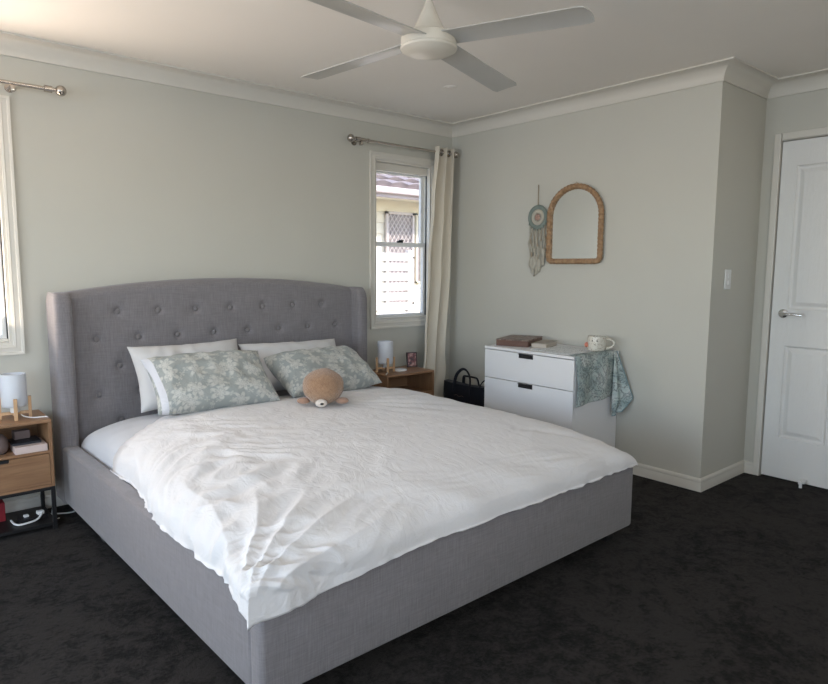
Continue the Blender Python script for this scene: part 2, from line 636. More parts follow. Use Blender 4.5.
obj('ceiling', bx(XL - T, D + T, YR - T, TB, H, H + .15), M['ceiling'], kind='structure')

# cornice (cove)
cz = .0866
prof = [(0, H - cz), (.009, H - cz), (.009, H - cz + .008)]
for k in range(0, 9):
    a = k / 8 * PI / 2
    prof.append((.084 - (.075) * cos(a) + 0.0, H - cz + .008 + (cz - .017) * (1 - cos(a)) * .55 + (cz - .017) * sin(a) * .0 + (cz - .017) * .45 * (k / 8)))
prof = [(0, H - cz), (.009, H - cz), (.009, H - cz + .007)]
for k in range(0, 11):
    a = k / 10 * PI / 2                                     # concave quarter round centred at (.088, H-cz+.007)
    prof.append((.088 - .079 * cos(a), H - .009 - (cz - .016) * (1 - sin(a))))
prof += [(.0955, H - .009), (.0955, H)]
path = [(XL, YR), (XL, 0), (0, 0), (0, -L), (D, -L), (D, YR), (XL, YR)]
bm = bmesh.new()
sweep(bm, path, prof, 1)
o = obj('trim_1', bm, M['trim'], kind='structure')
autosmooth(o, 30)

# baseboards with a stepped top
bprof = [(.014, 0), (.014, .045), (.011, .052), (.011, .056), (.014, .060), (.012, .070), (.006, .0765), (0, .0775)]
def base(name, pth, cut=None):
    bm = bmesh.new()
    sweep(bm, pth, bprof, 1)
    return autosmooth(obj(name, bm, M['trim'], kind='structure'), 30)
base('baseboard_back', [(XL, 0), (0, 0)])
base('baseboard_right', [(0, 0), (0, -L), (D, -L)])
base('baseboard_door', [(D, -L), (D, -2.195)])
base('baseboard_left', [(XL, YR), (XL, 0)])
base('baseboard_rear', [(D, YR), (XL, YR)])
base('baseboard_door_side', [(D, -3.10), (D, YR)])

# ------------------------------------------------------------------ windows
def architrave(parent, x0, x1, z0, z1, w=.045, d=.018):
    """picture-frame architrave on the room side of the back wall, opening x0..x1, z0..z1"""
    bm = bmesh.new()
    # profile from the inner edge outwards: (in-plane offset, depth)
    pr = [(-.004, 0), (-.004, .010), (.008, .014), (.012, .012), (.030, .012), (.034, .016), (w, d), (w, 0)]
    corners = [(x0, z0, -1, -1), (x1, z0, 1, -1), (x1, z1, 1, 1), (x0, z1, -1, 1)]
    rows = [[bm.verts.new((cx + sx * o_, -dd, cz_ + sz * o_)) for o_, dd in pr] for cx, cz_, sx, sz in corners]
    for i in range(4):
        a, b = rows[i], rows[(i + 1) % 4]
        for j in range(len(pr) - 1):
            bm.faces.new((a[j], b[j], b[j + 1], a[j + 1]))
    return obj('architrave', bm, M['trim'], parent)

def rect_frame(bm, x0, x1, z0, z1, w, y0, y1, bev=.003, wb=None, wt=None):
    wb = wb or w
    wt = wt or w
    box(bm, x0, x0 + w, y0, y1, z0, z1, bevel=bev)
    box(bm, x1 - w, x1, y0, y1, z0, z1, bevel=bev)
    box(bm, x0 + w, x1 - w, y0, y1, z0, z0 + wb, bevel=bev)
    box(bm, x0 + w, x1 - w, y0, y1, z1 - wt, z1, bevel=bev)

def window(n, x0, x1, z0, z1, zm, mullions=()):
    w = bpy.data.objects.new('window_%d' % n, None)
    C.objects.link(w)
    w['kind'] = 'structure'
    architrave(w, x0, x1, z0, z1)
    bm = bmesh.new()
    rect_frame(bm, x0, x1, z0, z1, .018, .0, TB + .003, .001)          # jamb liner
    obj('window_jamb', bm, M['trim'], w)
    bm = bmesh.new()
    box(bm, x0 + .018, x1 - .018, .03, .12, z1 - .075, z1 - .018, bevel=.004)   # head
    box(bm, x0 + .018, x1 - .018, .02, .12, z0 + .018, z0 + .034, bevel=.004)
    obj('window_head', bm, M['trim'], w)
    xs = [x0 + .018] + [m for m in mullions] + [x1 - .018]
    for a, b in zip(xs, xs[1:]):
        bm = bmesh.new()
        rect_frame(bm, a, b, zm - .016, z1 - .075, .024, .078, .104, .003, wb=.030, wt=.012)
        u = obj('upper_sash', bm, M['white_plastic'], w)
        obj('glass', bx(a + .02, b - .02, .089, .093, zm, z1 - .08), M['glass'], u)
        bm = bmesh.new()
        rect_frame(bm, a, b, z0 + .034, zm + .016, .024, .048, .074, .003, wb=.020, wt=.030)
        lo = obj('lower_sash', bm, M['white_plastic'], w)
        obj('glass', bx(a + .02, b - .02, .059, .063, z0 + .05, zm), M['glass'], lo)
        # black cam latch on the meeting rail
        bm = bmesh.new()
        mx_ = (a + b) / 2
        box(bm, mx_ - .028, mx_ + .028, .040, .056, zm + .014, zm + .026, bevel=.004)
        box(bm, mx_ - .012, mx_ + .030, .034, .050, zm + .024, zm + .036, bevel=.005)
        obj('latch', bm, M['black'], w)
    for m_ in (x1 - .0225,):  # thin black strip along the right side of the opening
        obj('black_strip', bx(m_ - .0, m_ + .006, .036, .047, z0 + .03, z1 - .07), M['black'], w)
    return w
w1 = window(1, WX0, WX1, WZ0, WZ1, 1.467)
w2 = window(2, LX0, LX1, WZ0, WZ1, 1.467, (-3.765,))
# window 3 in the left wall
w3 = bpy.data.objects.new('window_3', None)
C.objects.link(w3)
w3['kind'] = 'structure'
bm = bmesh.new()
for a, b, c_, d_ in ((VY0, VY0 + .05, VZ0, VZ1), (VY1 - .05, VY1, VZ0, VZ1), (VY0, VY1, VZ0, VZ0 + .05), (VY0, VY1, VZ1 - .05, VZ1), (-2.425, -2.375, VZ0, VZ1)):
    box(bm, XL - .12, XL - .06, a, b, c_, d_, bevel=.003)
obj('window_frame', bm, M['white_plastic'], w3)
obj('glass', bx(XL - .092, XL - .088, VY0 + .04, VY1 - .04, VZ0 + .04, VZ1 - .04), M['glass'], w3)
bm = bmesh.new()
for a, b, c_, d_ in ((VY0 - .045, VY0, VZ0 - .045, VZ1 + .045), (VY1, VY1 + .045, VZ0 - .045, VZ1 + .045), (VY0, VY1, VZ0 - .045, VZ0), (VY0, VY1, VZ1, VZ1 + .045)):
    box(bm, XL, XL + .018, a, b, c_, d_, bevel=.003)
obj('architrave', bm, M['trim'], w3)

for n_, (a0, a1, c0, c1) in ((4, (-5.8, -4.4, .85, 2.15)), (5, (-3.1, -1.3, 1.4, 2.15))):  # unseen rear windows, made up to house the added fill lamps
    wr = bpy.data.objects.new('window_%d' % n_, None)
    C.objects.link(wr)
    wr['kind'] = 'structure'
    bm = bmesh.new()
    rect_frame(bm, a0, a1, c0, c1, .045, YR - .14, YR - .09)
    obj('window_frame', bm, M['white_plastic'], wr)
    obj('glass', bx(a0 + .04, a1 - .04, YR - .117, YR - .113, c0 + .04, c1 - .04), M['glass'], wr)
    bm = bmesh.new()
    rect_frame(bm, a0 - .045, a1 + .045, c0 - .045, c1 + .045, .045, YR, YR + .018)
    obj('architrave', bm, M['trim'], wr)

# ------------------------------------------------------------------ door
d1 = bpy.data.objects.new('door_1', None)
C.objects.link(d1)
d1['kind'] = 'structure'
bm = bmesh.new()
fx = D - .016
for a, b, c_, d_ in ((DY0 - .0, DY0 + .042, 0, DZ + .05), (DY1 - .042, DY1 - .0, 0, DZ + .05), (DY1 - .0, DY0 + .0, DZ + .008, DZ + .05)):
    box(bm, fx, D + .004, a + (.004 if a == DY0 else 0), b - (.004 if b == DY1 else 0), c_, d_, bevel=.004)
obj('architrave', bm, M['trim'], d1)
bm = bmesh.new()
box(bm, D - .001, D + T, DY0 + .004, DY0 + .022, 0, DZ + .022)
box(bm, D - .001, D + T, DY1 - .022, DY1 - .004, 0, DZ + .022)
box(bm, D - .001, D + T, DY1 - .004, DY0 + .004, DZ + .005, DZ + .022)
box(bm, D + .042, D + .06, DY1 - .004, DY0 + .004, 0, DZ + .005)
obj('door_jamb', bm, M['trim'], d1)
# leaf: front face with four recessed-and-raised moulded panels
def door_leaf():
    bm = bmesh.new()
    ys = DY0 - .0015
    ye = DY1 + .0015
    def yy(t_):                                             # distance from handle side
        return ys - t_
    pans = []
    for y_a in (.085, .480):
        pans.append((y_a, y_a + .255, .265, .835))
        pans.append((y_a, y_a + .255, 1.055, 1.905))
    W_ = ys - ye
    xs_ = sorted({0, W_, *[p for q in pans for p in q[:2]]})
    zs_ = sorted({.012, DZ, *[p for q in pans for p in q[2:]]})
    xf = D + .004
    def v_(y_, z_, x_=xf):
        return bm.verts.new((x_, yy(y_), z_))
    for i in range(len(xs_) - 1):
        for j in range(len(zs_) - 1):
            a, b, c_, d_ = xs_[i], xs_[i + 1], zs_[j], zs_[j + 1]
            if (a, b, c_, d_) in pans:
                # moulding rings: groove, ogee, raised field
                rings = [(0, 0), (.005, .008), (.012, .013), (.020, .013), (.042, .003), (.046, .002)]
                prev = None
                for off, dep in rings:
                    rr = [v_(a + off, c_ + off, xf + dep), v_(b - off, c_ + off, xf + dep), v_(b - off, d_ - off, xf + dep), v_(a + off, d_ - off, xf + dep)]
                    if prev:
                        for k in range(4):
                            bm.faces.new((prev[k], prev[(k + 1) % 4], rr[(k + 1) % 4], rr[k]))
                    prev = rr
                bm.faces.new(prev)
            else:
                bm.faces.new((v_(a, c_), v_(b, c_), v_(b, d_), v_(a, d_)))
    box(bm, xf + .014, xf + .035, ye, ys, .012, DZ)
    # rim between front skin and core
    for (a, b, c_, d_) in ((0, .0004, .012, DZ), (W_ - .0004, W_, .012, DZ), (0, W_, .012, .0124), (0, W_, DZ - .0004, DZ)):
        box(bm, xf + .0002, xf + .016, yy(b), yy(a), c_, d_)
    bmesh.ops.remove_doubles(bm, verts=bm.verts, dist=1e-5)
    return bm
leaf = obj('door_leaf', door_leaf(), M['door'], d1)
bm = bmesh.new()
hy, hz = -2.303, 1.030
cyl(bm, (D + .004, hy, hz), (D - .006, hy, hz), .027, .026, 32)
cyl(bm, (D - .006, hy, hz), (D - .010, hy, hz), .026, .020, 32)
cyl(bm, (D - .008, hy, hz), (D - .050, hy, hz), .010, .010, 20)
tube(bm, smooth_pts([(D - .048, hy + .006, hz), (D - .050, hy - .02, hz + .001), (D - .050, hy - .07, hz), (D - .046, hy - .118, hz - .004)], 6),
     [.010] * 10 + [.009] * 9, 14, flat=.8)
autosmooth(obj('door_handle', bm, M['chrome'], d1))
# door stop at the foot of the door
ds = thing('door_stop', 'small white door stop at the foot of the white door', 'door stop', (D - .03, -2.485, 0))
bm = bmesh.new()
box(bm, -.02, .030, -.018, .018, .022, .040, bevel=.004)
cyl(bm, (-.018, 0, .030), (-.040, 0, .030), .011, .011, 16)
obj('bracket', bm, M['white_plastic'], ds)
bm = bmesh.new()
cyl(bm, (-.028, 0, .0), (-.028, 0, .026), .009, .008, 16)
obj('pin', bm, M['white_plastic'], ds)

# light switch on the jog wall
sw = thing('light_switch', 'white double light switch on the narrow grey wall beside the door', 'light switch', (.192, -L, 1.235))
obj('switch_plate', bx(-.036, .036, -.009, 0, -.058, .058, bevel=.003), M['white_plastic'], sw)
for zz in (-.020, .020):
    r_ = obj('rocker', bx(-.008, .008, -.014, -.007, zz - .012, zz + .012, bevel=.002), M['white_plastic'], sw)

# ceiling disc (smoke alarm / downlight cover)
sa = thing('ceiling_disc', 'small flat white round disc on the ceiling beyond the fan', 'ceiling fixture', (-.80, -.81, H))
bm = bmesh.new()
lathe(bm, [(0, -.004), (.038, -.004), (.042, -.003), (.043, 0), (0, 0)], 36)
obj('disc_plate', bm, M['ceiling'], sa, True)
bm = bmesh.new()
lathe(bm, [(0, -.0055), (.018, -.0055), (.022, -.0038), (0, -.0038)], 28)
obj('disc_centre', bm, M['ceiling'], sa, True)

# ------------------------------------------------------------------ ceiling fan
FX, FY, FZ = -1.94, -1.89, 2.16
fan = thing('ceiling_fan', 'white ceiling fan with four flat blades above the bed', 'ceiling fan', (FX, FY, FZ))
bm = bmesh.new()
lathe(bm, [(0, H - FZ), (.062, H - FZ), (.060, H - FZ - .022), (.045, H - FZ - .040), (.017, H - FZ - .048), (0, H - FZ - .048)], 36)
obj('canopy', bm, M['fan_body'], fan, True)
bm = bmesh.new()
cyl(bm, (0, 0, .11), (0, 0, H - FZ - .04), .0125, .0125, 20)
obj('downrod', bm, M['fan_body'], fan, True)
bm = bmesh.new()
lathe(bm, [(0, .136), (.016, .136), (.018, .128), (.022, .118), (.046, .066), (.060, .040), (.066, .030), (.066, .026), (0, .026)], 40)
autosmooth(obj('motor_cover', bm, M['fan_body'], fan), 30)
bm = bmesh.new()
lathe(bm, [(0, .024), (.070, .024), (.074, .022), (.074, .018), (0, .018)], 40)
obj('dark_gap', bm, M['black'], fan)
bm = bmesh.new()
lathe(bm, [(0, .020), (.094, .019), (.104, .013), (.107, .004), (.107, -.024), (.104, -.028), (0, -.028)], 48)
autosmooth(obj('motor_housing', bm, M['fan_body'], fan), 30)
bm = bmesh.new()
lathe(bm, [(0, -.027), (.108, -.027), (.110, -.031), (.107, -.038), (.092, -.047), (.066, -.055), (.034, -.059), (0, -.060)], 48)
autosmooth(obj('lower_cap', bm, M['fan_body'], fan), 30)
def blade_bm():
    bm = bmesh.new()
    outline = []
    r0, r1 = .085, .640
    w0, w1 = .054, .0585
    ptsA = []
    for k in range(13):
        x = r0 + (r1 - .020 - r0) * k / 12
        ptsA.append((x, -(w0 + (w1 - w0) * k / 12)))
    ptsA += [(r1 - .006, -w1 + .004), (r1, -w1 + .018), (r1 + .003, w1 * .1), (r1 - .010, w1 - .010), (r1 - .018, w1 - .003)]
    ptsB = []
    for k in range(13):
        x = r1 - .026 - (r1 - .026 - r0) * k / 12
        ptsB.append((x, (w1 + (w0 - w1) * k / 12)))
    pts = ptsA + ptsB
    rows = []
    th = .004
    nx, ny = 24, 6
    def wl(x):
        t_ = (x - r0) / (r1 - r0)
        return w0 + (w1 - w0) * t_
    def P(i, j, top):
        x = r0 + (r1 - r0) * (i / nx)
        s_ = j / ny * 2 - 1
        y = s_ * wl(x)
        if i >= nx - 1:                                     # rounded tip corners
            cut = .010 if i == nx else .0
            y *= 1 - (.14 if i == nx else .0) * abs(s_)
            x += .006 * (1 - s_ * s_) if i == nx else 0
        camber = .004 * (1 - s_ * s_)
        return Vector((x, y, camber + (th / 2 if top else -th / 2)))
    Vt = [[bm.verts.new(P(i, j, True)) for j in range(ny + 1)] for i in range(nx + 1)]
    Vb = [[bm.verts.new(P(i, j, False)) for j in range(ny + 1)] for i in range(nx + 1)]
    for i in range(nx):
        for j in range(ny):
            bm.faces.new((Vt[i][j], Vt[i + 1][j], Vt[i + 1][j + 1], Vt[i][j + 1]))
            bm.faces.new((Vb[i][j], Vb[i][j + 1], Vb[i + 1][j + 1], Vb[i + 1][j]))
        for j in (0, ny):
            bm.faces.new((Vt[i][j], Vb[i][j], Vb[i + 1][j], Vt[i + 1][j]))
    for j in range(ny):
        for i in (0, nx):
            bm.faces.new((Vt[i][j], Vt[i][j + 1], Vb[i][j + 1], Vb[i][j]))
    return bm
droop = math.atan2(.04, .645)
bl0 = None
for dth in (103.66, 13.66, -76.34, -166.34):
    if bl0 is None:
        bl = bl0 = autosmooth(obj('blade', blade_bm(), M['fan_blade'], fan), 40)
    else:
        bl = bl0.copy()
        C.objects.link(bl)
    bl.parent = fan
    bl.matrix_local = Matrix.Rotation(math.radians(dth), 4, 'Z') @ Matrix.Rotation(droop, 4, 'Y') @ Matrix.Rotation(math.radians(-8.2), 4, 'X')

# ------------------------------------------------------------------ bed
BX, BY, BR = -1.953, -.03, math.radians(1.05)
bed = thing('upholstered_bed', 'large grey linen upholstered bed with a winged buttoned headboard', 'bed', (BX, BY, 0), BR)
def rounded_box(x0, x1, y0, y1, z0, z1, b, seg=4, cuts=0):
    bm = bmesh.new()
    box(bm, x0, x1, y0, y1, z0, z1, bevel=b, seg=seg)
    return bm
RT = .372
def ramp01(x, a, b):
    t_ = min(1, max(0, (x - a) / (b - a)))
    return t_ * t_ * (3 - 2 * t_)
autosmooth(obj('side_rail', rounded_box(-.980, -.905, -2.17, -.075, .075, RT, .016), M['linen'], bed), 60)
autosmooth(obj('side_rail', rounded_box(.905, .977, -2.17, -.075, .075, RT, .016), M['linen'], bed), 60)
autosmooth(obj('foot_rail', rounded_box(-.983, .980, -2.235, -2.165, .072, RT + .002, .018), M['linen'], bed), 60)
bm = bmesh.new()
box(bm, -.90, .90, -2.165, -.12, .24, .30)
obj('slat_base', bm, M['black_metal'], bed)
for lx, ly in ((-.90, -2.14), (.90, -2.14), (-.90, -.6), (.90, -.6)):
    bm = bmesh.new()
    box(bm, lx - .03, lx + .03, ly - .03, ly + .03, 0, .08, bevel=.004)
    obj('leg', bm, M['black'], bed)

# headboard with diamond tufting
buttons = []
row_z = [1.047, .903, .752, .603, .45]
for r_i, zz in enumerate(row_z):
    if r_i % 2 == 0:
        for k in range(-3, 4):
            buttons.append((k * .2185, zz))
    else:
        for k in range(-4, 4):
            buttons.append(((k + .5) * .2195, zz))
def hb_top(x):
    return 1.218 - .062 * (abs(x) / .87) ** 2.1
def hb_front(x, z):
    """y of the padded front face (local)"""
    d = 0.0
    for bx_, bz_ in buttons:
        r2_ = (x - bx_) ** 2 + (z - bz_) ** 2
        if r2_ < .02:
            d += .015 * math.exp(-r2_ / (.021 ** 2)) + .006 * math.exp(-r2_ / (.055 ** 2))
            # faint creases toward the diagonal neighbours
    top = hb_top(x)
    e = max(0, 1 - (top - z) / .035)
    return -.092 + d + .030 * e * e + .0015 * noise.noise(Vector((x * 7, z * 7, 3)))
bm = bmesh.new()
NX, NZ = 260, 150
z0h = .10
V = [[None] * (NZ + 1) for _ in range(NX + 1)]
for i in range(NX + 1):
    x = -.90 + 1.80 * i / NX
    for j in range(NZ + 1):
        z = z0h + (hb_top(x) - z0h) * j / NZ
        V[i][j] = bm.verts.new((x, hb_front(x, z), z))
for i in range(NX):
    for j in range(NZ):
        bm.faces.new((V[i][j], V[i + 1][j], V[i + 1][j + 1], V[i][j + 1]))
Bk = [bm.verts.new((-.90 + 1.80 * i / NX, -.002, hb_top(-.90 + 1.80 * i / NX) - .012)) for i in range(NX + 1)]
Md = [bm.verts.new((-.90 + 1.80 * i / NX, -.035, hb_top(-.90 + 1.80 * i / NX) + .006)) for i in range(NX + 1)]
Bb = [bm.verts.new((-.90 + 1.80 * i / NX, -.002, z0h)) for i in range(NX + 1)]
for i in range(NX):
    bm.faces.new((V[i][NZ], V[i + 1][NZ], Md[i + 1], Md[i]))
    bm.faces.new((Md[i], Md[i + 1], Bk[i + 1], Bk[i]))
    bm.faces.new((Bk[i], Bk[i + 1], Bb[i + 1], Bb[i]))
    bm.faces.new((Bb[i], Bb[i + 1], V[i + 1][0], V[i][0]))
hb = obj('headboard', bm, M['linen'], bed, True)
btn0 = None
for bx_, bz_ in buttons:
    if btn0 is None:
        bm = bmesh.new()
        sphere(bm, (0, 0, 0), .0145, (1, .5, 1), 14)
        btn0 = o = obj('button', bm, M['linen_dark'], hb, True)
    else:
        o = btn0.copy()
        C.objects.link(o)
        o.parent = hb
    o.location = (bx_, -.079, bz_)
# wings: rounded section that tapers upward, with a rounded top nose
def wing_bm(s):
    bm = bmesh.new()
    rings = []
    zs_ = [.072, .2, .4, .6, .8, .95, 1.03, 1.08, 1.115, 1.138, 1.150, 1.156]
    for z in zs_:
        front = -.182
        k = max(0, (z - 1.03) / .126)
        front += .05 * (1 - math.sqrt(max(0, 1 - min(1, k) ** 2)))
        inset = .016 * max(0, (z - 1.10) / .056) ** 2
        xo, xi = .982 - inset * .6, .898 + inset * .2
        yb = -.004
        rr = .030
        sec = [(xo, yb)]
        for a in range(0, 7):                               # outer front corner
            t_ = a / 6 * PI / 2
            sec.append((xo - rr + rr * cos(t_), front + rr - rr * sin(t_)))
        for a in range(0, 7):                               # inner front corner
            t_ = a / 6 * PI / 2
            sec.append((xi + rr - rr * sin(t_), front + rr - rr * cos(t_)))
        sec.append((xi, yb))
        rings.append([bm.verts.new((s * x, y, z)) for x, y in sec])
    n = len(rings[0])
    for a, b in zip(rings, rings[1:]):
        for i in range(n):
            bm.faces.new((a[i], a[(i + 1) % n], b[(i + 1) % n], b[i]))
    bm.faces.new(rings[0])
    bm.faces.new(rings[-1])
    return bm
for s in (-1, 1):
    autosmooth(obj('wing', wing_bm(s), M['linen'], bed), 50)

# mattress (fitted sheet)
def gse(t_, n):
    return max(0, 1 - abs(t_) ** n) ** (1 / n)
def sheet_pt(u, v):
    """u,v in 0..1, rounded pad"""
    X = 2 * u - 1
    Y = 2 * v - 1
    return X, Y
mat_bm = bmesh.new()
NM = 90
def mat_fn(u, v):
    a = (u - .5) * PI
    b = (v - .5) * PI
    X = math.copysign(abs(sin(a)) ** .42, a)
    Y = math.copysign(abs(sin(b)) ** .42, b)
    g = (abs(cos(a)) ** .42) * (abs(cos(b)) ** .42)
    x = X * .895
    y = -1.155 + Y * 1.0
    z = .31 + .228 * g
    if y > -1.3:
        z += g * .008 * noise.noise(Vector((x * 6, y * 14, 1)))
    return (x, y, z)
grid(mat_bm, NM, NM, mat_fn)
mt = obj('mattress', mat_bm, M['sheet'], None, True)
mt.location = (BX, BY, 0)
mt.rotation_euler = (0, 0, BR)
tag(mt, 'mattress in a white fitted sheet inside the grey bed, bare by the headboard', 'mattress')

# ------------------------------------------------------------------ duvet
XH, YF = .981, -2.243                                      # half width, foot edge (local)
YH = -.52                                                   # head edge
def left_half(y):
    return .905 + (XH - .905) * ramp01(-y, .85, 1.45)
def duvet_height(x, y):
    h = .193 + .010 * noise.noise(Vector((x * 1.3, y * 1.3, 9)))
    return h
def duvet_base(U, Vv):
    """U in [-1,1] left..right, Vv in [0,1] head..foot ; beyond those: hanging hem"""
    hu = max(0, abs(U) - 1)
    hv = max(0, Vv - 1)
    a = max(-1, min(1, U)) * PI / 2
    b = max(0, min(1, Vv)) * PI / 2
    nx_ = 2 / 3.3 if U < 0 else 2 / 3.6
    X = math.copysign(abs(sin(a)) ** nx_, a)
    gx = abs(cos(a)) ** nx_
    Y = sin(b) ** (2 / 3.4)
    gy = abs(cos(b)) ** (2 / 3.4)
    y = YH + (YF - YH) * (1 - (1 - Y)) if False else YH + (YF - YH) * Y
    hw = left_half(y) if U < 0 else XH
    x = X * hw + 0.0
    # head edge slants: further down the bed at the left
    if U < 0:
        y -= (1 - Y) * .22 * ramp01(-x, .50, .93)
    zr = .380
    z = zr + duvet_height(x, y) * gx * gy
    return x, y, z, hu, hv, gx, gy
def hem_len(x, y, left, foot):
    """length of the hanging edge at this point of the boundary"""
    h = .003
    if left:
        h = .003 + .004 * ramp01(-y, 1.25, 1.7) + .046 * ramp01(-y, 2.10, YF * -1)
    if foot:
        h2 = .003 + .046 * ramp01(-x, .62, .975) ** 1.3 + .024 * ramp01(-x, .30, .85)
        h = max(h, h2) if left else h2
    return h
def wrinkle(x, y, gx, gy, U, Vv):
    # unrolled cloth coordinates, so that folds carry on down the flanks
    x0_, y0_ = x, y
    x = x + math.copysign(1, x) * .20 * (1 - gx)
    y = y - .20 * (1 - gy)
    p = Vector((x, y, 0))
    w = noise.noise(Vector((x * 1.7, y * 2.2, .3)))
    q = Vector((x * 3.0 + w * 1.6, y * 5.2 + w * 2.2, 5.0))
    r1 = 1 - abs(noise.noise(q)) * 2.2
    r2_ = 1 - abs(noise.noise(q * 2.3 + Vector((3, 7, 1)))) * 2.2
    r3 = 1 - abs(noise.noise(Vector((x * 14 + w * 4, y * 19 + w * 5, 2)))) * 2.2
    left = ramp01(-x, .30, .85)
    amp = .0034 + .0105 * left
    d = amp * (r1 * .9 + r2_ * .55) + (.0003 + .0014 * left) * r3
    # long soft swell across the bed
    d += .006 * noise.noise(Vector((x * 1.1 + 4, y * 1.1, 2)))
    # drape arcs on the left flank
    if x < -.45:
        arc = -y + .55 * (x + .95) + .05 * w
        d += .0065 * left * (sin(arc * 34 + 6 * w) * .6) * ramp01(-y, .9, 1.3) * (1 - ramp01(-y, 2.0, 2.2))
    # pleats fanning out from the front left corner
    x, y = x0_, y0_
    dx, dy = x + .995, y + 2.27
    r_ = math.hypot(dx, dy)
    if r_ < .75:
        th = math.atan2(dy, dx)
        f_ = ramp01(r_, .02, .14) * (1 - ramp01(r_, .30, .70))
        d += .012 * f_ * (1 - abs(sin(th * 10.0 + 1.6 * w + r_ * 3)) * 1.5)
    # creases running from the bear towards the right side
    dx, dy = x - .10, y + .86
    r_ = math.hypot(dx, dy)
    th = math.atan2(dy, dx)
    if dx > 0 and r_ < 1.0:
        f_ = ramp01(r_, .08, .22) * (1 - ramp01(r_, .5, .95)) * math.exp(-((th + .35) / .55) ** 2)
        d += .009 * f_ * sin(th * 26 + r_ * 3)
    # crease at the far foot corner
    c_ = (x - .80) * .62 + (y + 2.03) * .78
    along = (x - .80) * .78 - (y + 2.03) * .62
    d -= .030 * math.exp(-(c_ / .030) ** 2) * math.exp(-(along / .16) ** 2)
    # foot flank folds
    foot = ramp01(-y, 1.9, 2.2)
    d += .004 * foot * sin(x * 17 + 3 * w + y * 9)
    return d
duv = bmesh.new()
NU, NV, NHm = 300, 260, 9
def us(i):
    if i < 0:
        return -1 + i / NHm
    if i > NU:
        return 1 + (i - NU) / NHm
    return -1 + 2 * i / NU
def vs2(j):
    return j / NV if j <= NV else 1 + (j - NV) / NHm
cache = {}
def pbase(i, j):
    U, Vv = us(i), vs2(j)
    x, y, z, hu, hv, gx, gy = duvet_base(U, Vv)
    return x, y, z, hu, hv, gx, gy, U, Vv
rows = []
for i in range(-NHm, NU + NHm + 1):
    row = []
    for j in range(0, NV + NHm + 1):
        x, y, z, hu, hv, gx, gy, U, Vv = pbase(i, j)
        if hu == 0 and hv == 0:
            e = 1e-3
            def q(uu, vv_):
                t_ = duvet_base(max(-1, min(1, uu)), max(0, min(1, vv_)))
                return Vector(t_[:3])
            n_ = (q(U + e, Vv) - q(U - e, Vv)).cross(q(U, Vv + e) - q(U, Vv - e))
            if n_.length < 1e-12:
                n_ = Vector((0, 0, 1))
            n_.normalize()
            if n_.z < 0:
                n_ = -n_
            if n_.z < .02 and gx < .02 and abs(x) > .9:
                n_ = Vector((math.copysign(1, x), 0, 0))
            edge = min(1, 3.2 * max(gx * gy, .0)) ** .7
            headf = ramp01(Vv, 0, .03)
            w_ = wrinkle(x, y, gx, gy, U, Vv)
            wb_ = max(w_, 0) * .6 * ramp01(math.hypot(abs(x) - XH, y - YF), 0, .10) + .003
            w_ = wb_ + (w_ - wb_) * edge
            p = Vector((x, y, z)) + n_ * w_ * (.4 + .6 * headf)
            if Vv < .02:
                p.z -= .018 * (1 - ramp01(Vv, 0, .02))
            row.append(p)
        else:
            tt = max(hu, hv)
            left, foot = U < 0 and gx < .05, gy < .05 and Vv > .5
            hl = hem_len(x, y, U < 0 and (hu > 0 or U < -.99), foot)
            along = (y if hu > 0 else x)
            hl *= 1 + .25 * noise.noise(Vector((x * 14, y * 14, 4)))
            ox = math.copysign(1, U) if hu > 0 else 0
            oy = -1 if hv > 0 else 0
            fr = .008 * noise.noise(Vector((x * 22, y * 22, 8))) * tt + -.002 * sin(along * 45) * tt * (1 if left else .3)
            w_ = wrinkle(x, y, gx, gy, U, Vv)
            cf_ = ramp01(math.hypot(abs(x) - XH, y - YF), 0, .10)
            out = .003 * tt + (fr + max(w_, 0) * .6) * cf_ + .003
            row.append(Vector((x + ox * out, y + oy * out, z - hl * tt)))
    for p in row:
        cd_ = math.hypot(p.x + XH, p.y - YF)
        k_ = math.exp(-(cd_ / .13) ** 2)
        p.x -= .045 * k_
        p.z += .026 * k_
        p.y -= .012 * k_
    rows.append(row)
Vd = [[duv.verts.new(p) for p in row] for row in rows]
for i in range(len(Vd) - 1):
    for j in range(len(Vd[0]) - 1):
        duv.faces.new((Vd[i][j], Vd[i + 1][j], Vd[i + 1][j + 1], Vd[i][j + 1]))
dv = obj('duvet', duv, M['duvet'], None, True)
dv.location = (BX, BY, 0)
dv.rotation_euler = (0, 0, BR)
so = dv.modifiers.new('thickness', 'SOLIDIFY')
so.thickness = .006
so.offset = -1
tag(dv, 'rumpled plain white duvet spread over the grey bed, hanging at its corner', 'duvet')

